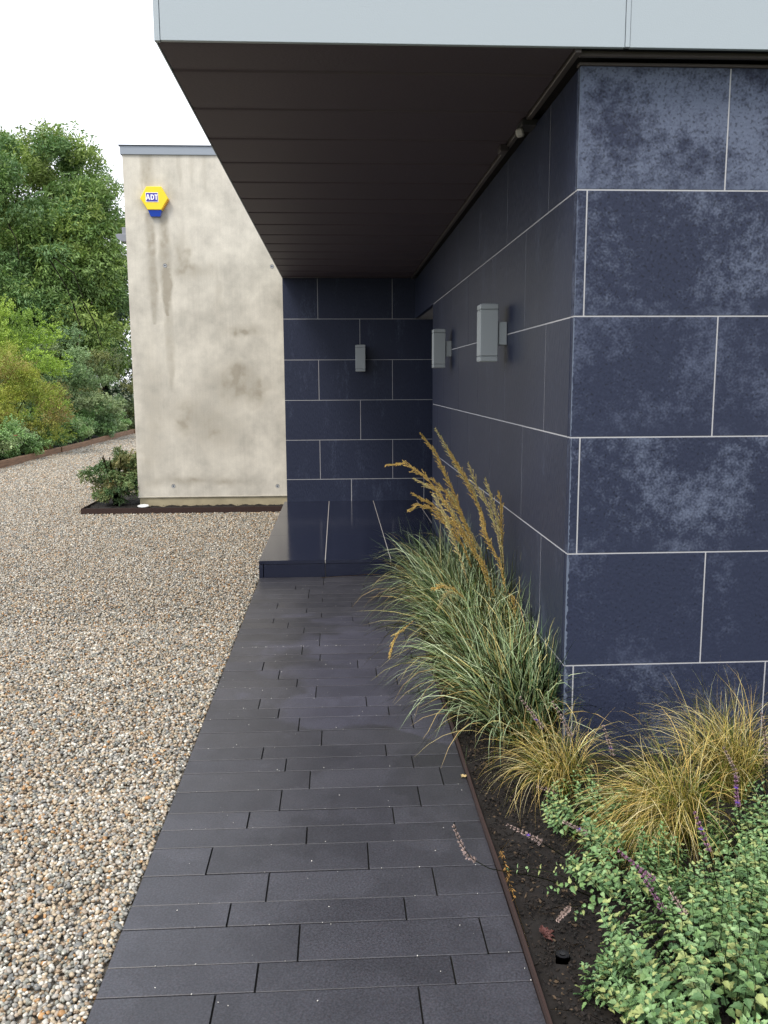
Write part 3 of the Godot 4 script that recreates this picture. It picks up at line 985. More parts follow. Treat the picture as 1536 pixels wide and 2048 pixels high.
	for i in segs:
		var a0 := PI * i / segs
		var a1 := PI * (i + 1) / segs
		var p0 := Vector3(-0.06 - 0.10 * cos(a0), -0.01 - 0.085 * sin(a0), 0)
		var p1 := Vector3(-0.06 - 0.10 * cos(a1), -0.01 - 0.085 * sin(a1), 0)
		if p0.x > -0.001: p0.x = -0.001
		if p1.x > -0.001: p1.x = -0.001
		var f := Vector3(0, 0, 0.08)
		var mid := (p0 + p1) * 0.5 - Vector3(-0.06, -0.01, 0)
		bowl.quad(p0 - f, p1 - f, p1 + f, p0 + f, mid.normalized())
		bowl.tri(Vector3(-0.06, -0.01, 0.08), p0 + f, p1 + f, Vector3(0, 0, 1))
		bowl.tri(Vector3(-0.06, -0.01, -0.08), p0 - f, p1 - f, Vector3(0, 0, -1))
	bowl.quad(Vector3(-0.16, -0.0095, -0.08), Vector3(-0.001, -0.0095, -0.08), Vector3(-0.001, -0.0095, 0.08), Vector3(-0.16, -0.0095, 0.08), Vector3.UP)
	part("bowl", bowl.mesh(), fm, fl)
	part("lens", box_mesh(Vector3(0.13, 0.006, 0.13), 0.002), plain(Color(0.4, 0.42, 0.45), 0.15), fl, Vector3(-0.14, -0.0095, -0.065))
	# motion sensor and junction box under the soffit
	var ms := thing("motion_sensor", "small pale motion sensor under the dark soffit near the wall corner", "sensor", Vector3(0.90, SOFFIT_Y - 0.012, -4.20))
	block("base", Vector3(-0.03, -0.022, -0.09), Vector3(0.075, 0.03, 0.12), plain(Color(0.018, 0.017, 0.018), 0.5), ms, 0.004)
	var head := block("head", Vector3(-0.028, -0.055, -0.075), Vector3(0.034, 0.036, 0.045), plain(Color(0.5, 0.47, 0.45), 0.5), ms, 0.006)
	head.rotation = Vector3(0.15, -0.3, 0.25)
	var jb := thing("junction_box", "tiny dark junction box on the soffit trim behind the motion sensor", "junction box", Vector3(0.885, SOFFIT_Y - 0.004, -4.66))
	block("box", Vector3(-0.03, -0.026, -0.05), Vector3(0.045, 0.03, 0.08), plain(Color(0.045, 0.035, 0.04), 0.5), jb, 0.003)
	block("lid", Vector3(-0.027, -0.0295, -0.047), Vector3(0.039, 0.004, 0.074), plain(Color(0.07, 0.055, 0.06), 0.5), jb, 0.001)
	# uplight in the small bed
	var ul := thing("ground_uplight", "round flat silver uplight set in the soil below the concrete wing", "uplight", Vector3(-2.44, 0.05, -10.80))
	ul.rotation.x = 0.16
	var r := MB.new()
	r.tube([Vector3(0, -0.06, 0), Vector3(0, 0.012, 0), Vector3(0, 0.018, 0)], [0.075, 0.075, 0.07], 24)
	part("rim", r.mesh(), plain(Color(0.6, 0.6, 0.6), 0.4), ul)
	var l := MB.new()
	l.tube([Vector3(0, 0.01, 0), Vector3(0, 0.0195, 0)], [0.062, 0.062], 24)
	part("lens", l.mesh(), plain(Color(0.78, 0.80, 0.82), 0.3), ul)
	# black pad standing in for a dark niche inside the entrance
	var dm := thing("black_pad", "black pad in place of a dark niche on the stone step just inside the entrance opening", "mat", Vector3(1.02, STEP_Y + 0.0005, -9.85))
	block("pad", Vector3(0, 0, 0), Vector3(0.75, 0.012, 0.55), plain(Color(0.01, 0.01, 0.01), 0.95), dm, 0.004)
	block("rim", Vector3(-0.012, 0, -0.012), Vector3(0.774, 0.007, 0.574), plain(Color(0.016, 0.016, 0.016), 0.7), dm, 0.002)
	# black irrigation cap in the soil
	var ic := thing("irrigation_cap", "small round black irrigation cap in the soil beside the steel edging", "cap", Vector3(0.605, 0.015, -2.15))
	var cb := MB.new()
	cb.tube([Vector3(0, -0.03, 0), Vector3(0, 0.006, 0), Vector3(0, 0.009, 0)], [0.02, 0.02, 0.018], 16)
	part("body", cb.mesh(), plain(Color(0.012, 0.012, 0.014), 0.4), ic)
	var cc := MB.new()
	cc.tube([Vector3(0, 0.008, 0), Vector3(0, 0.011, 0)], [0.009, 0.008], 10)
	part("plug", cc.mesh(), plain(Color(0.02, 0.02, 0.022), 0.5), ic)

# ---------------------------------------------------------------- gravel
func pebble(seed_: int, detail: int) -> ArrayMesh:
	var rng := RandomNumberGenerator.new()
	rng.seed = seed_
	var t := (1.0 + sqrt(5.0)) / 2.0
	var vs := []
	for p in [[-1, t, 0], [1, t, 0], [-1, -t, 0], [1, -t, 0], [0, -1, t], [0, 1, t], [0, -1, -t], [0, 1, -t], [t, 0, -1], [t, 0, 1], [-t, 0, -1], [-t, 0, 1]]:
		vs.append(Vector3(p[0], p[1], p[2]).normalized())
	var fs := [[0, 11, 5], [0, 5, 1], [0, 1, 7], [0, 7, 10], [0, 10, 11], [1, 5, 9], [5, 11, 4], [11, 10, 2], [10, 7, 6], [7, 1, 8], [3, 9, 4], [3, 4, 2], [3, 2, 6], [3, 6, 8], [3, 8, 9], [4, 9, 5], [2, 4, 11], [6, 2, 10], [8, 6, 7], [9, 8, 1]]
	for d in detail:
		var mids := {}
		var nf := []
		for f in fs:
			var m := []
			for k in 3:
				var a: int = mini(f[k], f[(k + 1) % 3])
				var b: int = maxi(f[k], f[(k + 1) % 3])
				var key := a * 10000 + b
				if not mids.has(key):
					mids[key] = vs.size()
					vs.append(((vs[a] + vs[b]) * 0.5).normalized())
				m.append(mids[key])
			nf.append_array([[f[0], m[0], m[2]], [f[1], m[1], m[0]], [f[2], m[2], m[1]], [m[0], m[1], m[2]]])
		fs = nf
	var nz := noise(seed_, 0.9, 2)
	var st := SurfaceTool.new()
	st.begin(Mesh.PRIMITIVE_TRIANGLES)
	var sc := Vector3(rng.randf_range(0.9, 1.2), rng.randf_range(0.5, 0.72), rng.randf_range(0.7, 0.9))
	for p in vs:
		st.set_smooth_group(0)
		st.add_vertex(p * (1.0 + 0.28 * nz.get_noise_3dv(p)) * sc)
	for f in fs:
		st.add_index(f[0]); st.add_index(f[2]); st.add_index(f[1])
	st.generate_normals()
	return st.commit()

func stone_colour(rng: RandomNumberGenerator) -> Color:
	var r := rng.randf()
	var c: Color
	if r < 0.15: c = Color(0.56, 0.53, 0.465)
	elif r < 0.35: c = Color(0.42, 0.34, 0.235)
	elif r < 0.52: c = Color(0.32, 0.30, 0.265)
	elif r < 0.66: c = Color(0.235, 0.235, 0.20)
	elif r < 0.77: c = Color(0.25, 0.18, 0.115)
	elif r < 0.81: c = Color(0.38, 0.21, 0.085)
	elif r < 0.93: c = Color(0.15, 0.152, 0.145)
	else: c = Color(0.36, 0.29, 0.22)
	var g := rng.randf_range(0.75, 1.2)
	return Color(c.r * g, c.g * g, c.b * g)

func gravel() -> void:
	var m := StandardMaterial3D.new()
	var s := 512
	var rng := RandomNumberGenerator.new()
	rng.seed = 77
	var cell := FastNoiseLite.new()
	cell.seed = 5
	cell.noise_type = FastNoiseLite.TYPE_CELLULAR
	cell.frequency = 0.09
	cell.cellular_return_type = FastNoiseLite.RETURN_CELL_VALUE
	var im := cell.get_seamless_image(s, s)
	im.convert(Image.FORMAT_L8)
	var cd := im.get_data()
	var pal := []
	for i in 256:
		pal.append(stone_colour(rng))
	var out := PackedByteArray()
	out.resize(s * s * 3)
	for i in s * s:
		var c: Color = pal[cd[i]]
		c = Color(c.r * 0.55, c.g * 0.55, c.b * 0.55).linear_to_srgb()
		out[i * 3] = int(c.r * 255.0); out[i * 3 + 1] = int(c.g * 255.0); out[i * 3 + 2] = int(c.b * 255.0)
	m.albedo_texture = tex_of(s, s, out)
	m.uv1_triplanar = true
	m.uv1_world_triplanar = true
	m.uv1_scale = Vector3(1.4, 1.4, 1.4)
	m.roughness = 0.9
	var mb := MB.new()
	mb.quad(Vector3(-6.42, -0.022, 4.0), Vector3(PATH_L + 0.01, -0.022, 4.0), Vector3(PATH_L + 0.01, -0.022, -34.0), Vector3(-6.42, -0.022, -34.0), Vector3.UP)
	var root := part("gravel", mb.mesh(), m, self)
	tag(root, "drive of loose rounded pebbles in cream, tan, grey and brown left of the path", "", "", "stuff")
	var pm := leaf_mat(0.5, 0.0)
	pm.roughness = 0.42
	# bands: z near, z far, pebbles per square metre, size range, detail
	var bands := [[-1.35, -3.2, 12500.0, 0.0040, 0.0112, 1], [-3.2, -5.6, 9500.0, 0.0044, 0.0116, 1], [-5.6, -9.0, 6200.0, 0.006, 0.0125, 0], [-9.0, -13.0, 4200.0, 0.0075, 0.014, 0], [-13.0, -20.0, 2300.0, 0.010, 0.018, 0], [-20.0, -29.0, 1300.0, 0.013, 0.022, 0]]
	var sets := [[], [], [], [], [], []]
	var tints := [[], [], [], [], [], []]
	for b in bands:
		var z: float = b[0]
		var dz := 0.05
		while z > b[1]:
			var xl := maxf(-6.40, 0.40 * z - 0.55)
			var xr := PATH_L - 0.006
			var n := int((xr - xl) * dz * b[2])
			for i in n:
				var p := Vector3(rng.randf_range(xl, xr), 0, z - rng.randf() * dz)
				if p.z < -10.61 and p.x > -3.16 and p.z > -12.2: continue
				if p.z < CONC_Z and p.x > -2.55: continue
				var k := rng.randf()
				var sz: float = lerpf(b[3], b[4], k * k * 0.6 + rng.randf() * 0.4)
				if rng.randf() < 0.02: sz *= 1.35
				p.y = -0.016 + rng.randf() * 0.013 + sz * 0.15
				if p.x > PATH_L - sz * 1.1: p.y -= 0.005
				var bs := Basis(Vector3.UP, rng.randf() * TAU) * Basis(Vector3.RIGHT, rng.randfn() * 0.5) * Basis(Vector3.BACK, rng.randfn() * 0.5)
				var v: int = int(b[5]) * 3 + rng.randi() % 3
				sets[v].append(Transform3D(bs.scaled_local(Vector3(sz, sz, sz)), p))
				tints[v].append(stone_colour(rng))
			z -= dz
	for v in 6:
		multi("pebbles", pebble(500 + v * 3, 1 if v >= 3 else 0), pm, sets[v], tints[v], root)
	# timber edging on the far side of the drive
	var te := thing("timber_edging", "low brown timber edging between the gravel drive and the rose bed", "edging", Vector3(-6.42, 0, -13.0))
	var wood := StandardMaterial3D.new()
	var g1 := noise_bytes(256, 256, 91, 0.02, 4)
	var wo := PackedByteArray()
	wo.resize(256 * 256 * 3)
	for i in 256 * 256:
		var t := 0.6 + 0.8 * (g1[i] / 255.0)
		var c := Color(0.20 * t, 0.115 * t, 0.066 * t).linear_to_srgb()
		wo[i * 3] = int(c.r * 255.0); wo[i * 3 + 1] = int(c.g * 255.0); wo[i * 3 + 2] = int(c.b * 255.0)
	wood.albedo_texture = tex_of(256, 256, wo)
	wood.uv1_triplanar = true
	wood.uv1_scale = Vector3(0.8, 6.0, 0.35)
	wood.roughness = 0.85
	var zz := 0.0
	var kk := 0
	while zz > -21.0:
		var ln := 2.38
		var bo := block("board", Vector3(0, 0, 0), Vector3(0.075, 0.225, ln), wood, te, 0.006)
		bo.position = Vector3(0.015 * sin(kk * 2.3), -0.1 + 0.008 * sin(kk * 1.7), zz - ln)
		zz -= 2.4
		kk += 1
	# soil behind it
	var sb := Node3D.new()
	sb.name = "soil_bed_002"
	add_child(sb)
	tag(sb, "dark soil of the rose bed behind the timber edging", "", "", "structure")
	part("soil", soil_sheet_coarse(-14.0, -6.41, -36.0, -12.0, 0.04), soil_mat, sb)

func soil_sheet_coarse(x0: float, x1: float, z0: float, z1: float, y: float) -> ArrayMesh:
	var mb := MB.new()
	mb.quad(Vector3(x0, y, z0), Vector3(x1, y, z0), Vector3(x1, y, z1), Vector3(x0, y, z1), Vector3.UP)
	return mb.mesh()

# ---------------------------------------------------------------- trees and shrubs
func spray_mesh(seed_: int, leaves: int, ll: float, lw: float, reach: float) -> ArrayMesh:
	# a twig tip with folded leaves, about 1 unit across
	var rng := RandomNumberGenerator.new()
	rng.seed = seed_
	var mb := MB.new()
	for k in leaves:
		var t := (k + 0.5) / leaves
		var a := rng.randf() * TAU
		var p := Vector3(t * reach - reach * 0.5, 0, 0) + Vector3(0, rng.randfn(), rng.randfn()) * 0.10
		var d := Vector3(0.5 + rng.randf() * 0.7, cos(a) * 0.8, sin(a) * 0.9).normalized()
		var s := d.cross(Vector3(rng.randfn(), rng.randfn() + 1.2, rng.randfn())).normalized()
		var l := ll * rng.randf_range(0.7, 1.2)
		var w := lw * rng.randf_range(0.8, 1.2)
		var up := s.cross(d).normalized()
		if up.y < 0: up = -up
		var m0 := p + d * l * 0.45 - up * w * 0.18
		var tip := p + d * l - up * l * 0.10
		mb.tri(p, m0 + s * w * 0.5 + up * w * 0.22, tip, (up - s * 0.4).normalized())
		mb.tri(p, tip, m0 - s * w * 0.5 + up * w * 0.22, (up + s * 0.4).normalized())
	return mb.mesh()

func crown(parent: Node, called: String, meshes: Array, envelope: Array, clumps: int, per: int, rc: Vector2, size: Vector2, pal: Array, seed_: int, shell := 0.55, squash := 0.75, ymin := 0.05) -> void:
	# envelope: ellipsoids [centre, radii]; clumps of sprays lie in the outer part of them
	var rng := RandomNumberGenerator.new()
	rng.seed = seed_
	var sets := []
	var tints := []
	for k in meshes.size():
		sets.append([]); tints.append([])
	for c in clumps:
		var e: Array = envelope[c % envelope.size()]
		var d := Vector3(rng.randfn(), rng.randfn(), rng.randfn()).normalized()
		var q := lerpf(shell, 1.0, sqrt(rng.randf()))
		var ctr: Vector3 = e[0] + d * q * (e[1] as Vector3)
		var r := rng.randf_range(rc.x, rc.y)
		var base: Color = pal[rng.randi() % pal.size()]
		var bright := rng.randf_range(0.78, 1.22)
		for i in per:
			var dd := Vector3(rng.randfn(), rng.randfn() * squash, rng.randfn())
			dd = dd.normalized() * pow(rng.randf(), 0.45) * r
			dd.y *= squash
			var p := ctr + dd
			if p.y < ymin: continue
			var out: Vector3 = (p - (e[0] as Vector3)).normalized()
			var ax := (out + Vector3(rng.randfn(), rng.randfn() - 0.25, rng.randfn()) * 0.55).normalized()
			var sd := ax.cross(Vector3(rng.randfn(), 1.0, rng.randfn())).normalized()
			var bs := Basis(ax, sd.cross(ax).normalized(), sd)
			if bs.y.y < 0: bs = Basis(ax, -bs.y, -bs.z)
			var sc := rng.randf_range(size.x, size.y)
			var k := rng.randi() % meshes.size()
			sets[k].append(Transform3D(bs.scaled_local(Vector3(sc, sc, sc)), p))
			var g := bright * rng.randf_range(0.8, 1.2)
			var cc := base.lerp(pal[rng.randi() % pal.size()], 0.3)
			tints[k].append(Color(cc.r * g, cc.g * g, cc.b * g))
	for k in meshes.size():
		multi(called, meshes[k], leafy, sets[k], tints[k], parent)

func limb(parent: Node, called: String, pts: Array, r0: float, r1: float, mat: Material) -> void:
	var mb := MB.new()
	var rad := []
	for i in pts.size():
		rad.append(lerpf(r0, r1, float(i) / (pts.size() - 1)))
	mb.tube(pts, rad, 7)
	part(called, mb.mesh(), mat, parent)

func background() -> void:
	var bark := plain(Color(0.10, 0.08, 0.06), 0.9)
	var pale_bark := plain(Color(0.34, 0.30, 0.22), 0.8)
	var ash := [spray_mesh(11, 9, 0.36, 0.13, 0.9), spray_mesh(12, 9, 0.34, 0.12, 0.9)]
	var small := [spray_mesh(21, 10, 0.30, 0.17, 0.8), spray_mesh(22, 10, 0.28, 0.16, 0.8)]
	var oval := [spray_mesh(31, 8, 0.36, 0.24, 0.8), spray_mesh(32, 8, 0.34, 0.22, 0.8)]
	var fine := [spray_mesh(41, 14, 0.26, 0.09, 1.0), spray_mesh(42, 14, 0.24, 0.08, 1.0)]
	# the big ash-like tree
	var T := Vector3(-12.0, 0, -32)
	var t := thing("broadleaf_tree", "tall broad green tree with feathery leaves rising left of the concrete wing", "tree", T)
	limb(t, "trunk", [Vector3(0, -0.1, 0), Vector3(0.1, 1.6, 0), Vector3(-0.1, 3.5, 0.1), Vector3(0.2, 6.0, 0)], 0.32, 0.14, bark)
	for q in [[Vector3(0, 2.4, 0), Vector3(1.4, 4.4, 0.8), Vector3(2.8, 6.4, 1.4)], [Vector3(0, 3.0, 0), Vector3(-1.5, 5.2, 0.7), Vector3(-2.6, 7.4, 1.0)], [Vector3(0, 3.6, 0), Vector3(0.5, 6.0, -0.6), Vector3(0.9, 8.8, -0.4)], [Vector3(0.1, 2.0, 0), Vector3(2.2, 3.4, 1.2), Vector3(3.9, 4.2, 2.2)]]:
		limb(t, "branch", q, 0.11, 0.03, bark)
	# pale bare twigs that show low on the right-hand side
	for q in [[Vector3(3.0, 5.4, 3.4), Vector3(3.5, 4.6, 3.6), Vector3(3.75, 3.9, 3.6)], [Vector3(3.1, 5.5, 3.3), Vector3(3.75, 5.0, 3.5), Vector3(4.0, 4.2, 3.5)], [Vector3(3.7, 4.0, 3.6), Vector3(3.9, 3.3, 3.6), Vector3(3.75, 2.7, 3.6), Vector3(3.2, 2.45, 3.6)], [Vector3(4.0, 4.1, 3.5), Vector3(4.3, 3.5, 3.5), Vector3(4.5, 2.7, 3.5)], [Vector3(2.0, 6.4, 4.0), Vector3(2.25, 5.9, 4.1), Vector3(2.3, 5.3, 4.1)]]:
		limb(t, "twig", q, 0.022, 0.012, pale_bark)
	crown(t, "crown", ash, [[Vector3(0.9, 6.2, 0.3), Vector3(3.6, 4.4, 3.0)], [Vector3(-2.6, 6.0, 0.0), Vector3(3.4, 4.3, 3.0)], [Vector3(0.8, 5.4, 1.2), Vector3(3.5, 4.2, 2.6)], [Vector3(1.9, 7.3, 0.3), Vector3(2.2, 2.9, 2.0)], [Vector3(2.6, 5.6, 0.6), Vector3(2.0, 2.6, 2.0)], [Vector3(2.3, 3.5, 1.2), Vector3(2.5, 2.5, 2.0)], [Vector3(-1.5, 3.2, 1.0), Vector3(4.2, 2.4, 2.2)]], 430, 80, Vector2(0.45, 0.95), Vector2(0.30, 0.52), [Color(0.145, 0.245, 0.07), Color(0.20, 0.305, 0.075), Color(0.11, 0.205, 0.075), Color(0.26, 0.34, 0.08)], 700, 0.5)
	# a dark evergreen behind, filling in towards the wall
	var e := thing("evergreen_tree", "dark evergreen tree low between the big tree and the concrete wing", "tree", Vector3(-9.0, 0, -34.5))
	limb(e, "trunk", [Vector3(0, -0.1, 0), Vector3(0, 2, 0), Vector3(0.1, 4.2, 0)], 0.2, 0.06, bark)
	crown(e, "crown", small, [[Vector3(0, 2.5, 0), Vector3(2.4, 2.4, 1.8)], [Vector3(-1.9, 2.2, 0.2), Vector3(2.2, 2.1, 1.6)]], 60, 70, Vector2(0.45, 0.8), Vector2(0.28, 0.45), [Color(0.035, 0.07, 0.03), Color(0.05, 0.09, 0.04)], 720, 0.4)
	var e2 := thing("evergreen_tree", "dark evergreen tree half hidden at the left edge of the picture behind the hedge", "tree", Vector3(-16.6, 0, -35))
	limb(e2, "trunk", [Vector3(0, -0.1, 0), Vector3(0, 2, 0), Vector3(0.1, 4.4, 0)], 0.2, 0.06, bark)
	crown(e2, "crown", small, [[Vector3(0, 2.7, 0), Vector3(3.2, 2.5, 1.8)], [Vector3(2.6, 2.2, 0), Vector3(2.6, 2.2, 1.6)]], 60, 70, Vector2(0.45, 0.85), Vector2(0.3, 0.5), [Color(0.04, 0.085, 0.04), Color(0.055, 0.10, 0.05)], 730, 0.4)
	# clipped bright shrub, golden rusty shrub, grey-green shrub
	var a := thing("shrub", "bright yellow-green shrub at the left edge, topmost of the shrubs", "shrub", Vector3(-8.2, 0, -21.8))
	stems(a, 1.9, 0.9, 5, bark, 1)
	crown(a, "foliage", small, [[Vector3(0, 1.85, 0), Vector3(1.5, 1.6, 1.2)]], 55, 90, Vector2(0.3, 0.5), Vector2(0.13, 0.2), [Color(0.26, 0.39, 0.05), Color(0.33, 0.45, 0.06), Color(0.19, 0.32, 0.05)], 740, 0.6)
	var b := thing("shrub", "yellowish shrub with rusty brown twiggy patches, below the bright green shrub", "shrub", Vector3(-7.55, 0, -19.7))
	stems(b, 1.4, 0.9, 6, plain(Color(0.16, 0.08, 0.04), 0.9), 2)
	crown(b, "foliage", fine, [[Vector3(-0.2, 1.15, 0), Vector3(1.2, 1.25, 1.2)], [Vector3(0.5, 0.9, 0.0), Vector3(0.9, 0.95, 0.9)]], 70, 85, Vector2(0.25, 0.5), Vector2(0.13, 0.22), [Color(0.33, 0.38, 0.05), Color(0.26, 0.35, 0.05), Color(0.32, 0.25, 0.08), Color(0.27, 0.18, 0.07), Color(0.36, 0.40, 0.06)], 750, 0.6)
	var g := thing("shrub", "grey-green small-leaved shrub next to the left edge of the concrete wing", "shrub", Vector3(-7.7, 0, -25.0))
	stems(g, 1.8, 0.8, 6, bark, 3)
	crown(g, "foliage", oval, [[Vector3(0, 1.65, 0), Vector3(1.25, 1.55, 1.1)], [Vector3(0.75, 1.0, 0.3), Vector3(0.95, 1.1, 0.9)], [Vector3(-0.9, 1.3, 0.2), Vector3(0.8, 1.2, 0.9)]], 75, 80, Vector2(0.25, 0.45), Vector2(0.12, 0.2), [Color(0.15, 0.25, 0.10), Color(0.20, 0.30, 0.13), Color(0.12, 0.21, 0.09), Color(0.28, 0.34, 0.17)], 760, 0.5)
	var g2 := thing("shrub", "dull olive shrub behind the row of roses, at the end nearest the concrete wing", "shrub", Vector3(-7.3, 0, -28.5))
	stems(g2, 1.5, 0.7, 5, bark, 4)
	crown(g2, "foliage", oval, [[Vector3(0, 1.2, 0), Vector3(1.3, 1.35, 1.1)]], 40, 70, Vector2(0.3, 0.5), Vector2(0.14, 0.24), [Color(0.12, 0.17, 0.06), Color(0.19, 0.2, 0.07), Color(0.09, 0.13, 0.055)], 770, 0.5)
	# roses along the timber edging
	var who := ["nearest rose bush of the row behind the timber edging, with a few pink blooms", "second nearest low rose bush behind the timber edging", "third rose bush along the timber edging, leaves a little yellow", "fourth rose bush along the timber edging, below the rusty shrub", "fifth rose bush along the timber edging, with pale leaf undersides", "sixth rose bush along the timber edging, below the grey-green shrub", "seventh rose bush along the timber edging, close to the wing", "farthest rose bush of the row behind the timber edging"]
	var zs := [-15.4, -16.9, -18.3, -19.7, -21.2, -22.8, -24.6, -26.6]
	for k in 8:
		rose("rose_bush", who[k], Vector3(-6.98 - 0.08 * (k % 2), 0.03, zs[k]), 0.78 + 0.05 * sin(k * 2.1), 0.70, 800 + k * 7, oval, k < 2, "low rose bushes along the timber edging")
	rose("rose_bush", "single rose bush with bronze young leaves at the left corner of the concrete wing", Vector3(-2.86, 0.03, -11.15), 0.70, 0.40, 900, oval, false, "")

func stems(parent: Node, h: float, spread: float, n: int, mat: Material, seed_: int) -> void:
	var rng := RandomNumberGenerator.new()
	rng.seed = seed_
	for k in n:
		var a := TAU * k / n + rng.randf()
		var d := Vector3(cos(a), 0, sin(a)) * spread * rng.randf_range(0.4, 1.0)
		limb(parent, "stem", [Vector3(d.x * 0.05, -0.05, d.z * 0.05), d * 0.4 + Vector3(0, h * 0.5, 0), d + Vector3(0, h, 0)], 0.02, 0.006, mat)

func rose(called: String, label: String, at: Vector3, h: float, w: float, seed_: int, meshes: Array, blooms: bool, group: String) -> void:
	var root := thing(called, label, "rose bush", at, group)
	stems(root, h * 0.9, w * 0.8, 7, plain(Color(0.10, 0.09, 0.04), 0.8), seed_)
	var pal := [Color(0.19, 0.33, 0.11), Color(0.26, 0.42, 0.15), Color(0.15, 0.27, 0.10), Color(0.38, 0.46, 0.24)]
	if group == "":
		pal = [Color(0.08, 0.16, 0.065), Color(0.11, 0.20, 0.075), Color(0.22, 0.19, 0.07), Color(0.16, 0.22, 0.08)]
		crown(root, "foliage", meshes, [[Vector3(0, h * 0.42, 0), Vector3(w * 0.95, h * 0.42, w * 0.7)], [Vector3(w * 0.45, h * 0.7, -0.05), Vector3(w * 0.5, h * 0.32, w * 0.45)]], 70, 42, Vector2(0.07, 0.15), Vector2(0.06, 0.095), pal, seed_, 0.35)
	else:
		crown(root, "foliage", meshes, [[Vector3(0, h * 0.5, 0), Vector3(w, h * 0.5, w)]], 36, 50, Vector2(0.12, 0.24), Vector2(0.10, 0.17), pal, seed_, 0.5)
	if blooms:
		var rng := RandomNumberGenerator.new()
		rng.seed = seed_ + 1
		for k in 3:
			var mb := MB.new()
			for p in 9:
				var a := TAU * p * 0.382
				var r := 0.012 + 0.0022 * p
				var c := Vector3(cos(a) * r, 0.01 - p * 0.0012, sin(a) * r)
				var o := Vector3(cos(a), 0.9 - p * 0.08, sin(a)).normalized()
				var s := Vector3(-sin(a), 0, cos(a)) * 0.016
				mb.quad(c - s, c + s, c + s * 0.8 + o * 0.022, c - s * 0.8 + o * 0.022, Vector3(cos(a), 0.4, sin(a)).normalized())
			part("bloom", mb.mesh(), plain(Color(0.42, 0.06, 0.09), 0.6), root, Vector3(rng.randf_range(0.0, w), h * rng.randf_range(0.6, 0.95), rng.randf_range(-w, w) * 0.8))

# ---------------------------------------------------------------- grasses
func blade_path(p: Vector3, dir: Vector3, ln: float, segs: int, droop: float, wall: bool, bend := Vector3.ZERO, kink := -1) -> PackedVector3Array:
	var pts := PackedVector3Array([p])
	var st := ln / segs
	for i in segs:
		p += dir * st
		dir = (dir + Vector3.DOWN * droop * st * (0.5 + 1.6 * i / segs) + bend * st).normalized()
		if i == kink: dir = (dir * 0.6 + Vector3(dir.x, -0.5, dir.z) + bend * 0.3).normalized()
		if wall and p.x > 0.925 and p.z < FRONT_Z + 0.01: p.x = 0.925 - 0.004 * (i % 2)
		if not wall and p.z < FRONT_Z + 0.012 and p.x > SIDE_X: p.z = FRONT_Z + 0.012
		if p.y < 0.012:
			p.y = 0.012
			dir.y = 0.02
		pts.append(p)
	return pts

func tuft(mb: MB, base: Vector3, n: int, r: float, ln: Vector2, splay: float, lean: Vector3, droop: float, w: Vector2, pal: Array, rng: RandomNumberGenerator, wall := true, segs := 7, tip := Color(-1, 0, 0)) -> void:
	for i in n:
		var a := rng.randf() * TAU
		var q := sqrt(rng.randf())
		var o := Vector3(cos(a), 0, sin(a))
		var dir := (Vector3.UP + o * splay * q * rng.randf_range(0.5, 1.2) + lean * rng.randf_range(0.2, 1.25)).normalized()
		var l := rng.randf_range(ln.x, ln.y)
		var bend := Vector3(rng.randfn(), rng.randfn() * 0.3, rng.randfn()) * (0.8 if wall else 1.3)
		var kink := rng.randi_range(3, segs - 1) if rng.randf() < 0.10 else -1
		var pts := blade_path(base + o * r * q, dir, l, segs, droop * rng.randf_range(0.4, 1.5), wall, bend, kink)
		var c: Color = pal[rng.randi() % pal.size()]
		var g := rng.randf_range(0.78, 1.22)
		c = Color(c.r * g, c.g * g, c.b * g)
		var c1 := c if tip.r < 0 else Color(tip.r * g, tip.g * g, tip.b * g)
		mb.ribbon(pts, rng.randf_range(w.x, w.y), Vector3(rng.randfn(), rng.randfn() * 0.3, rng.randfn()).normalized(), c, c1)

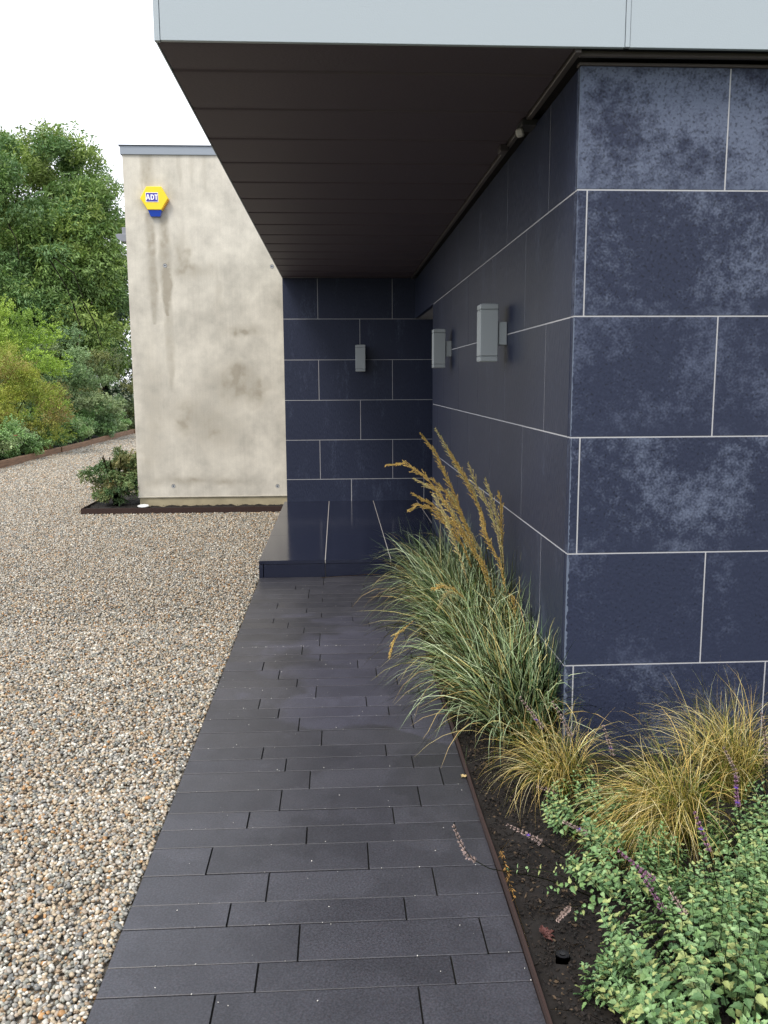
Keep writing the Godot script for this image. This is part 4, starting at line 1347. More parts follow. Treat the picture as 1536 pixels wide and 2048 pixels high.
func seed_stem(parent: Node, ctl: Array, head_share: float, rng: RandomNumberGenerator, tone: Color) -> void:
	# ctl runs from the tip down to the base
	var cv := Curve3D.new()
	for i in range(ctl.size() - 1, -1, -1):
		var p: Vector3 = ctl[i]
		var pa: Vector3 = ctl[mini(i + 1, ctl.size() - 1)]
		var pb: Vector3 = ctl[maxi(i - 1, 0)]
		var tg := (pb - pa) * 0.17
		cv.add_point(p, -tg, tg)
	var L := cv.get_baked_length()
	var mb := MB.new()
	var pts := []
	var rad := []
	for i in 15:
		var t := i / 14.0
		pts.append(cv.sample_baked(L * t))
		rad.append(lerpf(0.0027, 0.0009, t))
	mb.col = Color(0.50, 0.48, 0.15)
	mb.tube(pts, rad, 4, false)
	var stem := part("flower_stem", mb.mesh(), leaf_mat(0.6, 0.0), parent)
	var hb := MB.new()
	var hl := L * head_share
	var n := int(hl / 0.0050)
	for i in n:
		var t := float(i) / n
		var d := L - hl + hl * t
		var p := cv.sample_baked(d)
		var tg := (cv.sample_baked(minf(d + 0.01, L)) - cv.sample_baked(d - 0.01)).normalized()
		var a := i * 2.4 + rng.randf() * 0.9
		var x := tg.cross(Vector3.RIGHT if absf(tg.x) < 0.9 else Vector3.UP).normalized()
		var y := tg.cross(x)
		var o := x * cos(a) + y * sin(a)
		var env := maxf(0.12, sin(PI * pow(1.0 - t, 0.7) * 0.95 + 0.10))
		var bl := (0.020 + 0.046 * rng.randf()) * env
		var bd := (tg + o * rng.randf_range(0.14, 0.46) + Vector3(-0.08, -0.10, 0.0)).normalized()
		var m := 3 + int(bl / 0.0034)
		for j in m:
			var q := p + bd * bl * (j + 0.3) / m + Vector3(0, -0.25, 0) * pow(bl * j / m, 2.0) * 6.0
			var e := Vector3(rng.randfn(), rng.randfn(), rng.randfn())
			var dir := (bd + e * 0.28).normalized()
			var ln := rng.randf_range(0.006, 0.0115)
			var g := rng.randf_range(0.5, 1.3)
			hb.col = Color(tone.r * g, tone.g * g, tone.b * (g * 0.7 + 0.3))
			var s := dir.cross(e).normalized() * rng.randf_range(0.0015, 0.0030)
			var u := dir.cross(s).normalized() * 0.0012
			var k := q + dir * ln * 0.4
			var tip := q + dir * ln
			hb.tri(q, k + s, tip, (u.normalized() + s.normalized()).normalized())
			hb.tri(q, k - s, tip, (u.normalized() - s.normalized()).normalized())
			hb.tri(q, k + u, tip, u.normalized())
	part("seed_head", hb.mesh(), leaf_mat(0.75, 1.3), stem)

const STEMS := [
	[Vector3(0.53, 1.34, -4.66), Vector3(0.61, 1.21, -4.66), Vector3(0.67, 1.11, -4.66), Vector3(0.75, 0.99, -4.66), Vector3(0.83, 0.52, -4.6), Vector3(0.86, 0.0, -4.5)],
	[Vector3(0.44, 1.32, -4.58), Vector3(0.52, 1.22, -4.58), Vector3(0.57, 1.11, -4.58), Vector3(0.64, 0.96, -4.58), Vector3(0.78, 0.46, -4.55), Vector3(0.84, 0.0, -4.5)],
	[Vector3(0.24, 1.18, -4.30), Vector3(0.34, 1.19, -4.30), Vector3(0.44, 1.12, -4.30), Vector3(0.54, 0.99, -4.30), Vector3(0.72, 0.58, -4.32), Vector3(0.80, 0.0, -4.35)],
	[Vector3(0.39, 1.10, -4.41), Vector3(0.50, 1.04, -4.41), Vector3(0.59, 0.93, -4.41), Vector3(0.68, 0.77, -4.41), Vector3(0.79, 0.45, -4.4), Vector3(0.83, 0.0, -4.4)],
	[Vector3(0.40, 0.99, -4.65), Vector3(0.51, 0.93, -4.65), Vector3(0.63, 0.81, -4.65), Vector3(0.69, 0.68, -4.65), Vector3(0.79, 0.41, -4.6), Vector3(0.84, 0.0, -4.6)],
	[Vector3(0.37, 0.92, -4.48), Vector3(0.42, 0.95, -4.48), Vector3(0.49, 0.93, -4.48), Vector3(0.60, 0.81, -4.48), Vector3(0.72, 0.57, -4.48), Vector3(0.80, 0.0, -4.45)],
	[Vector3(0.68, 1.17, -4.46), Vector3(0.73, 1.04, -4.46), Vector3(0.80, 0.92, -4.46), Vector3(0.85, 0.76, -4.46), Vector3(0.88, 0.43, -4.43), Vector3(0.88, 0.0, -4.4)],
	[Vector3(0.87, 1.00, -4.62), Vector3(0.89, 0.92, -4.62), Vector3(0.89, 0.84, -4.62), Vector3(0.89, 0.73, -4.6), Vector3(0.895, 0.39, -4.5), Vector3(0.89, 0.0, -4.4)],
	[Vector3(0.73, 0.92, -4.33), Vector3(0.75, 0.83, -4.33), Vector3(0.79, 0.74, -4.33), Vector3(0.83, 0.67, -4.33), Vector3(0.87, 0.41, -4.3), Vector3(0.88, 0.0, -4.3)],
	[Vector3(0.60, 1.01, -4.64), Vector3(0.66, 0.90, -4.64), Vector3(0.72, 0.78, -4.64), Vector3(0.78, 0.66, -4.64), Vector3(0.84, 0.36, -4.6), Vector3(0.87, 0.0, -4.5)],
	[Vector3(0.71, 0.70, -4.50), Vector3(0.73, 0.67, -4.50), Vector3(0.77, 0.63, -4.50), Vector3(0.80, 0.55, -4.50), Vector3(0.86, 0.31, -4.5), Vector3(0.88, 0.0, -4.5)],
	[Vector3(0.50, 0.51, -4.44), Vector3(0.56, 0.52, -4.44), Vector3(0.61, 0.50, -4.44), Vector3(0.67, 0.44, -4.44), Vector3(0.73, 0.27, -4.44), Vector3(0.76, 0.0, -4.44)],
	[Vector3(0.53, 0.38, -4.48), Vector3(0.56, 0.45, -4.48), Vector3(0.59, 0.48, -4.48), Vector3(0.66, 0.46, -4.48), Vector3(0.73, 0.32, -4.48), Vector3(0.77, 0.0, -4.48)],
	[Vector3(0.26, 0.15, -4.41), Vector3(0.28, 0.23, -4.41), Vector3(0.31, 0.28, -4.41), Vector3(0.40, 0.35, -4.41), Vector3(0.53, 0.29, -4.41), Vector3(0.64, 0.0, -4.41)],
	[Vector3(0.90, 0.48, -4.33), Vector3(0.915, 0.41, -4.33), Vector3(0.91, 0.30, -4.33), Vector3(0.91, 0.19, -4.33), Vector3(0.91, 0.08, -4.3), Vector3(0.90, 0.0, -4.25)],
	[Vector3(0.47, 1.04, -4.22), Vector3(0.50, 0.99, -4.22), Vector3(0.54, 0.91, -4.22), Vector3(0.57, 0.82, -4.22), Vector3(0.66, 0.55, -4.25), Vector3(0.74, 0.0, -4.3)],
	[Vector3(0.58, 1.24, -4.52), Vector3(0.65, 1.13, -4.52), Vector3(0.71, 1.01, -4.52), Vector3(0.77, 0.88, -4.52), Vector3(0.84, 0.48, -4.5), Vector3(0.86, 0.0, -4.45)],
	[Vector3(0.50, 1.08, -4.56), Vector3(0.58, 1.00, -4.56), Vector3(0.66, 0.88, -4.56), Vector3(0.72, 0.75, -4.56), Vector3(0.81, 0.40, -4.5), Vector3(0.85, 0.0, -4.45)],
	[Vector3(0.78, 1.08, -4.52), Vector3(0.82, 0.97, -4.52), Vector3(0.85, 0.85, -4.52), Vector3(0.87, 0.70, -4.5), Vector3(0.89, 0.38, -4.45), Vector3(0.89, 0.0, -4.4)],
	[Vector3(0.56, 0.90, -4.40), Vector3(0.63, 0.84, -4.40), Vector3(0.69, 0.75, -4.40), Vector3(0.75, 0.63, -4.40), Vector3(0.83, 0.33, -4.4), Vector3(0.86, 0.0, -4.4)]]

func blue_grass() -> void:
	var rng := RandomNumberGenerator.new()
	rng.seed = 1001
	var mat := leaf_mat(0.5, 0.9)
	var green := [Color(0.41, 0.53, 0.29), Color(0.47, 0.58, 0.35), Color(0.35, 0.48, 0.26), Color(0.29, 0.40, 0.18), Color(0.60, 0.68, 0.43), Color(0.47, 0.58, 0.35), Color(0.72, 0.63, 0.27)]
	var dark := [Color(0.11, 0.20, 0.10), Color(0.14, 0.25, 0.13), Color(0.18, 0.29, 0.16)]
	var straw := [Color(0.55, 0.40, 0.15), Color(0.44, 0.31, 0.13), Color(0.62, 0.50, 0.22)]
	# base x, z, blades, blade length, outward lean, label
	var rows := [
		[0.80, -3.66, 560, Vector2(0.32, 0.66), Vector3(-0.27, 0, 0.20), "nearest blue-green grass tuft in the row, spilling forward over the steel edging"],
		[0.76, -4.04, 560, Vector2(0.36, 0.74), Vector3(-0.30, 0, 0.12), "second blue-green grass tuft from the front, arching far over the path"],
		[0.78, -4.45, 560, Vector2(0.42, 0.82), Vector3(-0.17, 0, 0.05), "blue-green grass tuft in the row that carries the tall golden seed heads"],
		[0.76, -4.95, 480, Vector2(0.42, 0.80), Vector3(-0.16, 0, 0.05), "blue-green grass tuft just behind the one with the tall seed heads"],
		[0.75, -5.45, 440, Vector2(0.42, 0.80), Vector3(-0.14, 0, 0.0), "second last blue-green grass tuft in the row along the wall"],
		[0.75, -5.98, 440, Vector2(0.42, 0.78), Vector3(-0.12, 0, -0.05), "farthest blue-green grass tuft, in front of the stone step"]]
	for k in rows.size():
		var q: Array = rows[k]
		var root := thing("grass_tuft", q[5], "grass", Vector3.ZERO, "blue-green grass tufts in a row along the side wall")
		var b := Vector3(q[0], 0.0, q[1])
		var mb := MB.new()
		tuft(mb, b, q[2], 0.10, q[3], 0.56, q[4], 2.2, Vector2(0.0032, 0.0064), green, rng)
		tuft(mb, b, q[2] / 5, 0.11, q[3] * 0.8, 1.0, q[4] * 0.5, 3.2, Vector2(0.004, 0.006), green, rng)
		o_kind(part("blades", mb.mesh(), mat, root))
		var sb := MB.new()
		tuft(sb, b, q[2] / 7, 0.11, q[3], 0.8, q[4] * 0.9, 3.0, Vector2(0.003, 0.006), straw, rng)
		o_kind(part("dry_blades", sb.mesh(), mat, root))
		if k == 0:
			var db := MB.new()
			tuft(db, Vector3(0.87, 0, -3.70), 190, 0.07, Vector2(0.34, 0.62), 0.5, Vector3(0.10, 0, 0.25), 2.0, Vector2(0.005, 0.008), dark, rng)
			o_kind(part("young_blades", db.mesh(), mat, root))
		if k == 2:
			for s in STEMS.size():
				seed_stem(root, STEMS[s], 0.46 if s < 11 or s > 14 else 0.34, rng, Color(0.93, 0.62, 0.22) if s % 3 else Color(0.94, 0.74, 0.40))

func o_kind(o: Node) -> void:
	o.set_meta("kind", "stuff")

func feather_grass() -> void:
	var rng := RandomNumberGenerator.new()
	rng.seed = 2002
	var mat := leaf_mat(0.55, 1.1)
	var gold := [Color(0.93, 0.68, 0.25), Color(0.88, 0.61, 0.20), Color(0.94, 0.80, 0.46), Color(0.82, 0.66, 0.22)]
	var green := [Color(0.20, 0.29, 0.04), Color(0.26, 0.35, 0.05), Color(0.15, 0.23, 0.03)]
	var spots := [
		[Vector3(0.86, 0, -3.12), 640, Vector2(0.24, 0.46), Vector3(-0.34, 0, 0.20), 5.5, "small feather grass clump by the wall corner, drooping over bare soil"],
		[Vector3(1.20, 0, -2.80), 1300, Vector2(0.28, 0.60), Vector3(-0.72, 0, 0.50), 4.8, "golden feather grass swept flat to the left in front of the wall"],
		[Vector3(1.50, 0, -3.04), 900, Vector2(0.28, 0.60), Vector3(-0.22, 0, 0.08), 3.4, "tallest feather grass clump, upright against the front wall"]]
	for k in 3:
		var q: Array = spots[k]
		var root := thing("feather_grass", q[5], "grass", Vector3.ZERO, "golden feather grass clumps at the foot of the front wall")
		var mb := MB.new()
		tuft(mb, q[0], q[1], 0.05, q[2], 0.36, q[3], q[4], Vector2(0.0011, 0.0022), gold, rng, false, 9)
		o_kind(part("golden_blades", mb.mesh(), mat, root))
		var gb := MB.new()
		tuft(gb, q[0], q[1] / 3, 0.05, q[2] * 0.75, 0.45, q[3] * 0.7, q[4] * 0.8, Vector2(0.0013, 0.0022), green, rng, false, 8)
		o_kind(part("green_blades", gb.mesh(), mat, root))

# ---------------------------------------------------------------- catmint
func mint_leaf(seed_: int) -> ArrayMesh:
	# ovate leaf with scalloped edge and sunken veins, 1 long, along +x
	var rng := RandomNumberGenerator.new()
	rng.seed = seed_
	var st := SurfaceTool.new()
	st.begin(Mesh.PRIMITIVE_TRIANGLES)
	var nx := 6
	var ny := 4
	for i in nx + 1:
		var t := float(i) / nx
		var w := 0.31 * pow(sin(PI * pow(t, 0.52)), 1.05) if t > 0.0 and t < 1.0 else 0.02
		w *= 1.0 + (0.15 if i % 2 == 1 else -0.10)
		for j in ny + 1:
			var s := float(j) / ny * 2.0 - 1.0
			var y := 0.10 * absf(s) - 0.16 * t * t + (0.075 if i % 2 == 1 else -0.04) * (1.0 - absf(absf(s) - 0.5) * 1.2) - (0.06 if j == 2 else 0.0)
			st.set_smooth_group(0)
			st.add_vertex(Vector3(t + 0.06 * absf(s) * (0.4 - t), y + rng.randf_range(-0.02, 0.02), s * w))
	for i in nx:
		for j in ny:
			var k := i * (ny + 1) + j
			for q in [k, k + ny + 1, k + 1, k + 1, k + ny + 1, k + ny + 2]:
				st.add_index(q)
	st.generate_normals()
	return st.commit()

var mint_meshes := []
var mint_mats := []

func shoot(stem_mb: MB, leaves: Array, base: Vector3, tip: Vector3, bow: Vector3, pairs: int, ls: Vector2, rng: RandomNumberGenerator) -> void:
	var pts := []
	var rad := []
	for i in 7:
		var t := i / 6.0
		pts.append(base.lerp(tip, t) + bow * sin(PI * t))
		rad.append(lerpf(0.0015, 0.0007, t))
	stem_mb.tube(pts, rad, 4, false)
	for k in pairs:
		var t := lerpf(0.22, 1.0, pow(float(k) / maxf(1, pairs - 1), 0.62))
		var p := base.lerp(tip, t) + bow * sin(PI * t)
		var tg := (tip - base + bow * PI * cos(PI * t)).normalized()
		var a := (k % 2) * PI * 0.5 + rng.randf() * 0.25
		var x := tg.cross(Vector3.RIGHT if absf(tg.x) < 0.9 else Vector3.FORWARD).normalized()
		var y := tg.cross(x)
		for s in [0.0, PI]:
			var o := x * cos(a + s) + y * sin(a + s)
			var sz := lerpf(ls.y, ls.x, smoothstep(0.55, 1.0, t)) * rng.randf_range(0.8, 1.15)
			var up := lerpf(0.10, 0.55, smoothstep(0.5, 1.0, t))
			var d := (o + tg * up + Vector3(rng.randfn(), rng.randfn(), rng.randfn()) * 0.16).normalized()
			var n := (tg - d * tg.dot(d) + Vector3.UP * 0.35).normalized()
			n = (n - d * n.dot(d)).normalized()
			leaves.append(Transform3D(Basis(d * sz, n * sz, d.cross(n) * sz), p + o * 0.003))

func spike(parent: Node, ctl: Array, share: float, tone: Color, fresh: int, rng: RandomNumberGenerator) -> void:
	# flower stem with whorls of dried calyces, ctl from base to tip
	var cv := Curve3D.new()
	for i in ctl.size():
		var tg: Vector3 = (ctl[mini(i + 1, ctl.size() - 1)] - ctl[maxi(i - 1, 0)]) * 0.17
		cv.add_point(ctl[i], -tg, tg)
	var L := cv.get_baked_length()
	var mb := MB.new()
	mb.col = Color(0.20, 0.22, 0.10)
	var pts := []
	var rad := []
	for i in 10:
		pts.append(cv.sample_baked(L * i / 9.0))
		rad.append(lerpf(0.0022, 0.001, i / 9.0))
	mb.tube(pts, rad, 5, false)
	var st := part("flower_stem", mb.mesh(), leaf_mat(0.7, 0.0), parent)
	var hb := MB.new()
	var hl := L * share
	var wh := maxi(3, int(hl / 0.0135))
	for k in wh:
		var d := L - hl + hl * (k + 0.5) / wh
		var p := cv.sample_baked(d)
		var tg := (cv.sample_baked(minf(L, d + 0.008)) - cv.sample_baked(d - 0.008)).normalized()
		var x := tg.cross(Vector3.RIGHT if absf(tg.x) < 0.9 else Vector3.UP).normalized()
		var y := tg.cross(x)
		var r := lerpf(1.0, 0.45, float(k) / wh)
		for j in 13:
			var a := TAU * j / 13.0 + rng.randf() * 0.5
			var o := x * cos(a) + y * sin(a)
			var dir := (o + tg * rng.randf_range(0.3, 1.1)).normalized()
			var ln := rng.randf_range(0.008, 0.015) * r
			var g := rng.randf_range(0.65, 1.3)
			hb.col = Color(tone.r * g, tone.g * g, tone.b * g)
			var q := p + tg * rng.randf_range(-0.003, 0.003)
			var s := dir.cross(tg).normalized() * 0.0023
			var u := dir.cross(s).normalized() * 0.0015
			var m := q + dir * ln * 0.6
			var e := q + dir * ln
			hb.quad(q, m + s, e + s * 0.5, e - s * 0.5, u.normalized())
			hb.tri(q, m - s, e - s * 0.5, -u.normalized())
			hb.tri(q, m + u, e, s.normalized())
	part("dried_whorls", hb.mesh(), leaf_mat(0.8, 0.1), st)
	for f in fresh:
		var p := cv.sample_baked(L - hl * rng.randf_range(0.1, 0.9))
		var fb := MB.new()
		for j in 4:
			var a := TAU * j / 4.0 + 0.4
			var o := Vector3(cos(a), 0.35, sin(a)).normalized()
			var s := Vector3(-sin(a), 0, cos(a)) * 0.0028
			fb.quad(Vector3.ZERO, o * 0.005 + s, o * 0.0085, o * 0.005 - s, (Vector3.UP - o * 0.3).normalized())
		part("bloom", fb.mesh(), plain(Color(0.16, 0.08, 0.50), 0.5), st, p + Vector3(-0.004, 0.003, 0.006))

func catmint(label: String, shoots: Array, spikes: Array, seed_: int) -> void:
	var rng := RandomNumberGenerator.new()
	rng.seed = seed_
	var root := thing("catmint", label, "catmint plant", Vector3.ZERO, "catmint plants in the front of the bed")
	var stem := MB.new()
	stem.col = Color(0.21, 0.30, 0.13)
	var leaves := []
	for s in shoots:
		shoot(stem, leaves, s[0], s[1], s[2], s[3], s[4], rng)
	o_kind(part("stems", stem.mesh(), leaf_mat(0.7, 0.0), root))
	var eye := Vector3(0, 1.6, 0)
	var order := []
	for i in leaves.size():
		order.append([leaves[i].origin.distance_squared_to(eye) - leaves[i].origin.y * 1.2, i])
	order.sort_custom(func(p, q): return p[0] < q[0])
	var where := [[], [], []]
	var tint := [[], [], []]
	var many := 0
	for e in order:
		var k := rng.randi() % mint_meshes.size()
		var m := rng.randi() % mint_mats.size()
		if rng.randf() < 0.04: m = mint_mats.size() - 1
		if many < 300:
			var o := part("leaf", mint_meshes[k], mint_mats[m], root)
			o.transform = leaves[e[1]]
			many += 1
		else:
			where[k].append(leaves[e[1]])
			tint[k].append(mint_tones[m] * 1.0)
	for k in 3:
		if where[k].size():
			multi("foliage", mint_meshes[k], crinkle(leaf_mat(0.6, 0.25)), where[k], tint[k], root)
	for s in spikes:
		spike(root, s[0], s[1], s[2], s[3], rng)

var mint_tones := [Color(0.15, 0.27, 0.10), Color(0.20, 0.34, 0.14), Color(0.10, 0.20, 0.08), Color(0.27, 0.41, 0.19), Color(0.17, 0.29, 0.10), Color(0.36, 0.42, 0.16)]

var crinkle_tex: ImageTexture

func crinkle(m: StandardMaterial3D) -> StandardMaterial3D:
	if crinkle_tex == null: crinkle_tex = grain_normal(0.09, 57, 6.0)
	m.normal_enabled = true
	m.normal_texture = crinkle_tex
	m.normal_scale = 0.7
	m.uv1_triplanar = true
	m.uv1_scale = Vector3(0.9, 0.9, 0.9)
	return m

func mound(c: Vector3, rx: float, rz: float, h: float, n: int, pairs: Vector2i, ls: Vector2, rng: RandomNumberGenerator, lean := Vector3.ZERO) -> Array:
	var out := []
	for i in n:
		var a := rng.randf() * TAU
		var q := sqrt(rng.randf())
		var o := Vector3(cos(a) * rx, 0, sin(a) * rz)
		var tip := c + o * q + Vector3(0, h * (1.0 - 0.55 * q * q) * rng.randf_range(0.58, 1.12), 0) + lean * q
		if tip.z < FRONT_Z + 0.04: tip.z = FRONT_Z + 0.04
		var base := c + o * q * 0.35
		base.y = 0.0
		var bow := Vector3(o.x, 0, o.z) * 0.12 * q + Vector3(rng.randfn(), 0, rng.randfn()) * 0.012
		out.append([base, tip, bow, rng.randi_range(pairs.x, pairs.y), ls * rng.randf_range(0.8, 1.15)])
	return out

func catmints() -> void:
	for k in 3:
		mint_meshes.append(mint_leaf(50 + k))
	for c in mint_tones:
		var m := plain(c, 0.6)
		m.cull_mode = BaseMaterial3D.CULL_DISABLED
		m.backlight_enabled = true
		m.backlight = lin(0.05, 0.08, 0.025)
		crinkle(m)
		mint_mats.append(m)
	var rng := RandomNumberGenerator.new()
	rng.seed = 3003
	var dry := Color(0.40, 0.30, 0.27)
	var mauve := Color(0.30, 0.15, 0.25)
	# the big mound in the lower right corner
	catmint("largest catmint mound, filling the lower right corner of the bed", mound(Vector3(1.00, 0, -1.93), 0.36, 0.42, 0.36, 170, Vector2i(8, 11), Vector2(0.017, 0.033), rng) + mound(Vector3(1.22, 0, -2.22), 0.24, 0.18, 0.32, 60, Vector2i(8, 10), Vector2(0.016, 0.031), rng), [
		[[Vector3(0.95, 0.0, -2.05), Vector3(0.84, 0.22, -2.10), Vector3(0.79, 0.30, -2.12)], 0.42, mauve, 0],
		[[Vector3(1.0, 0.0, -2.1), Vector3(0.88, 0.2, -2.2), Vector3(0.80, 0.24, -2.30)], 0.35, mauve, 0],
		[[Vector3(1.05, 0.1, -2.1), Vector3(1.0, 0.33, -2.15), Vector3(0.97, 0.42, -2.18)], 0.35, mauve, 1],
		[[Vector3(1.15, 0.1, -2.1), Vector3(1.17, 0.35, -2.12), Vector3(1.18, 0.45, -2.14)], 0.35, mauve, 2],
		[[Vector3(0.95, 0.0, -1.95), Vector3(0.86, 0.26, -1.96), Vector3(0.82, 0.33, -1.97)], 0.25, dry, 0]], 61)
	# the loose plant between the grasses
	catmint("loose catmint with greener leaves between the small and the swept feather grass", mound(Vector3(0.93, 0, -2.80), 0.22, 0.22, 0.24, 64, Vector2i(7, 9), Vector2(0.014, 0.028), rng) + mound(Vector3(0.90, 0, -2.50), 0.20, 0.18, 0.22, 56, Vector2i(7, 9), Vector2(0.014, 0.028), rng), [
		[[Vector3(0.92, 0.0, -2.95), Vector3(0.76, 0.30, -3.0), Vector3(0.66, 0.44, -3.02)], 0.30, dry, 1],
		[[Vector3(0.96, 0.0, -3.0), Vector3(0.86, 0.28, -3.03), Vector3(0.79, 0.41, -3.05)], 0.36, dry, 0],
		[[Vector3(0.92, 0.0, -2.9), Vector3(0.80, 0.10, -2.92), Vector3(0.71, 0.13, -2.93)], 0.35, dry, 0],
		[[Vector3(1.0, 0.0, -3.0), Vector3(1.01, 0.22, -3.0), Vector3(0.97, 0.33, -3.0)], 0.4, dry, 1],
		[[Vector3(0.95, 0.0, -2.65), Vector3(0.80, 0.12, -2.62), Vector3(0.72, 0.17, -2.60)], 0.4, dry, 1]], 62)
	# plant at the right edge
	catmint("catmint at the right edge of the picture below the tallest feather grass", mound(Vector3(1.42, 0, -2.52), 0.28, 0.28, 0.28, 96, Vector2i(7, 10), Vector2(0.015, 0.030), rng), [
		[[Vector3(1.5, 0.0, -2.8), Vector3(1.52, 0.3, -2.85), Vector3(1.50, 0.42, -2.86)], 0.45, dry, 0],
		[[Vector3(1.4, 0.0, -2.7), Vector3(1.36, 0.26, -2.75), Vector3(1.32, 0.34, -2.76)], 0.4, dry, 0],
		[[Vector3(1.3, 0.0, -2.5), Vector3(1.25, 0.28, -2.5), Vector3(1.24, 0.36, -2.5)], 0.3, mauve, 2]], 63)
	# sprigs that trail over the steel edging
	catmint("straggling catmint with one dried flower spike leaning out over the path", [
		[Vector3(0.80, 0.0, -2.42), Vector3(0.50, 0.13, -2.40), Vector3(0, 0.04, 0), 6, Vector2(0.010, 0.018)],
		[Vector3(0.80, 0.0, -2.40), Vector3(0.60, 0.12, -2.30), Vector3(0, 0.04, 0), 7, Vector2(0.012, 0.026)],
		[Vector3(0.82, 0.0, -2.38), Vector3(0.64, 0.16, -2.36), Vector3(0, 0.04, 0), 7, Vector2(0.012, 0.024)],
		[Vector3(0.82, 0.0, -2.36), Vector3(0.66, 0.09, -2.22), Vector3(0, 0.04, 0), 7, Vector2(0.012, 0.024)],
		[Vector3(0.84, 0.0, -2.34), Vector3(0.76, 0.2, -2.34), Vector3(0, 0.02, 0), 8, Vector2(0.012, 0.026)]], [
		[[Vector3(0.80, 0.0, -2.42), Vector3(0.60, 0.09, -2.42), Vector3(0.45, 0.13, -2.40), Vector3(0.37, 0.18, -2.40), Vector3(0.33, 0.28, -2.40)], 0.26, dry, 0],
		[[Vector3(0.82, 0.0, -2.55), Vector3(0.62, 0.14, -2.55), Vector3(0.52, 0.2, -2.54)], 0.4, dry, 1],
		[[Vector3(0.78, 0.0, -2.40), Vector3(0.66, 0.08, -2.28), Vector3(0.60, 0.09, -2.2)], 0.35, dry, 0]], 64)
	catmint("low young catmint sprouting beside the black irrigation cap at the bottom of the bed", mound(Vector3(0.70, 0, -1.96), 0.10, 0.12, 0.13, 34, Vector2i(5, 7), Vector2(0.014, 0.027), rng) + mound(Vector3(0.76, 0, -1.72), 0.13, 0.14, 0.18, 40, Vector2i(6, 8), Vector2(0.016, 0.033), rng), [
		[[Vector3(0.74, 0.0, -1.86), Vector3(0.66, 0.05, -1.84), Vector3(0.60, 0.06, -1.82)], 0.3, dry, 0]], 65)

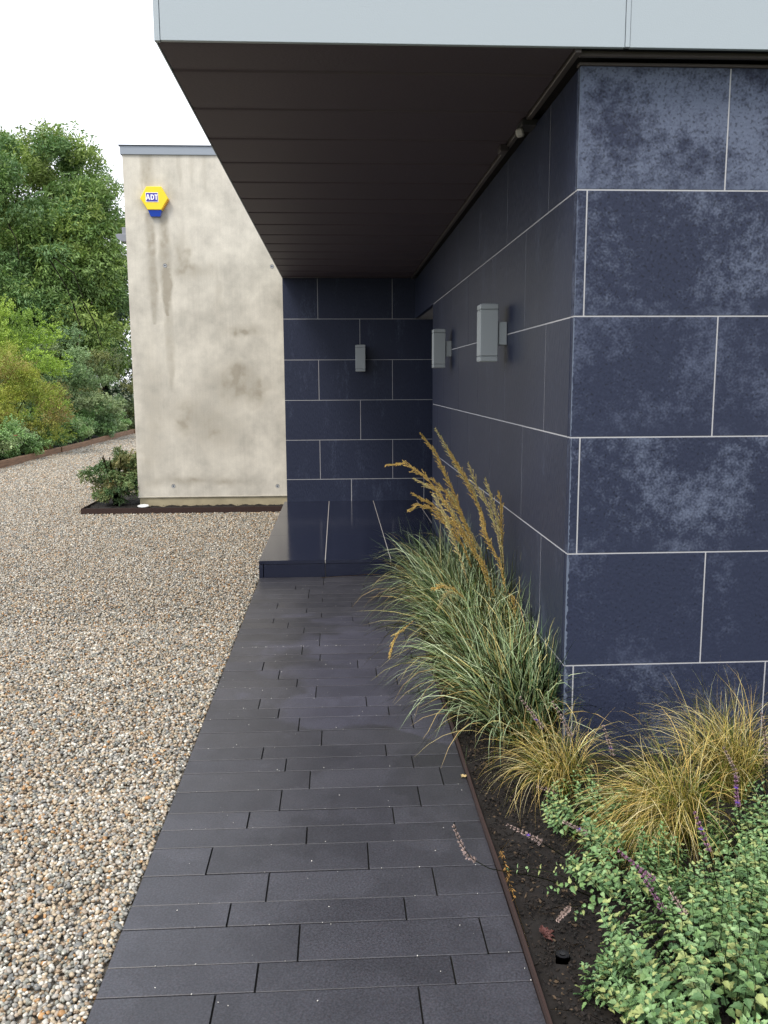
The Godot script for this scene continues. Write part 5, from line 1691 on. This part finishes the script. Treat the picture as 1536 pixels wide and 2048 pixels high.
# ---------------------------------------------------------------- small litter
func litter() -> void:
	var rng := RandomNumberGenerator.new()
	rng.seed = 4004
	# fallen leaf on the path
	var fl := thing("fallen_leaf", "small curled yellow leaf lying on the dark pavers", "leaf", Vector3(0.484, 0.004, -3.276))
	fl.rotation = Vector3(0.1, 0.7, 0.05)
	var m := plain(Color(0.62, 0.48, 0.24), 0.7)
	m.cull_mode = BaseMaterial3D.CULL_DISABLED
	var lf := part("blade", mint_leaf(71), m, fl)
	lf.scale = Vector3(0.036, 0.05, 0.036)
	var st := MB.new()
	st.tube([Vector3(0, 0.001, 0), Vector3(-0.012, 0.002, 0.003)], [0.0008, 0.0006], 4)
	part("stalk", st.mesh(), m, fl)
	# reddish dead leaf on the soil
	var dl := thing("dead_leaf", "lobed reddish brown dead leaf on the soil beside the steel edging", "leaf", Vector3(0.572, 0.02, -2.24))
	dl.rotation = Vector3(0.2, 0.4, 0.15)
	var dm := plain(Color(0.10, 0.035, 0.03), 0.7)
	dm.cull_mode = BaseMaterial3D.CULL_DISABLED
	for k in 5:
		var lo := part("lobe", mint_leaf(80 + k), dm, dl)
		lo.scale = Vector3(0.042, 0.06, 0.034) * rng.randf_range(0.7, 1.0)
		lo.rotation.y = -1.1 + 0.55 * k
	# dry stalks across the step's foot
	var tw := thing("dry_stalk", "dry straw stalk lying on the pavers against the stone step", "stalk", Vector3(-0.15, 0.004, -6.93))
	var tb := MB.new()
	tb.tube([Vector3(0, 0, 0), Vector3(0.2, 0.012, 0.01), Vector3(0.42, 0.02, 0.0), Vector3(0.6, 0.012, 0.05)], [0.002, 0.0022, 0.002, 0.001], 5)
	part("stem", tb.mesh(), plain(Color(0.40, 0.26, 0.12), 0.8), tw)
	var hb := MB.new()
	for i in 26:
		var p := Vector3(0.34 + 0.0075 * i, 0.018, 0.002 * i)
		var d := Vector3(0.7, 0.2 + rng.randf() * 0.3, rng.randfn() * 0.4).normalized() * 0.018
		hb.tri(p, p + d * 0.5 + Vector3(0, 0, 0.002), p + d, Vector3.UP)
	part("seed_head", hb.mesh(), plain(Color(0.42, 0.25, 0.11), 0.8), tw)
	# golden seed head bent over the edging near the straggling catmint
	var gs := thing("broken_seed_head", "broken orange seed head hanging over the steel edging onto the path", "seed head", Vector3(0.52, 0.045, -2.62))
	var sb := MB.new()
	sb.tube([Vector3(0.05, 0.0, -0.1), Vector3(0.0, 0.02, 0.0), Vector3(0.0, -0.01, 0.18), Vector3(0.0, -0.03, 0.42)], [0.001, 0.0012, 0.0012, 0.0008], 4)
	part("stem", sb.mesh(), plain(Color(0.42, 0.27, 0.08), 0.8), gs)
	var ob := MB.new()
	for i in 70:
		var t := i / 70.0
		var p := Vector3(0.0, 0.02, 0.0).lerp(Vector3(0.0, -0.015, 0.22), t)
		var d := Vector3(rng.randfn() * 0.7 - 0.3, rng.randfn() * 0.5, 0.6).normalized() * rng.randf_range(0.012, 0.024) * (1.1 - t * 0.5)
		ob.tri(p, p + d * 0.5 + Vector3(0.0022, 0.001, 0), p + d, Vector3(rng.randfn() * 0.3, 1, rng.randfn() * 0.3).normalized())
	part("spikelets", ob.mesh(), plain(Color(0.45, 0.24, 0.06), 0.8), gs)
	# grit on the pavers
	var where := []
	var tint := []
	for i in 260:
		var z := -rng.randf_range(1.6, 6.9)
		var x := rng.randf_range(PATH_L, PATH_R)
		if rng.randf() < 0.45:
			var best := 0.0
			for c in COURSES:
				if absf(c + z) < absf(best + z): best = c
			z = -best
		var s := rng.randf_range(0.0009, 0.0026)
		where.append(Transform3D(spin(rng).scaled_local(Vector3(s, s, s)), Vector3(x, s * 0.4, z)))
		var g := rng.randf_range(0.4, 0.75)
		tint.append(Color(g, g * 0.97, g * 0.9))
	var gr := multi("grit", pebble(640, 0), leaf_mat(0.7, 0.0), where, tint, self)
	tag(gr, "scattered pale grit on the dark pavers and in their joints", "", "", "stuff")
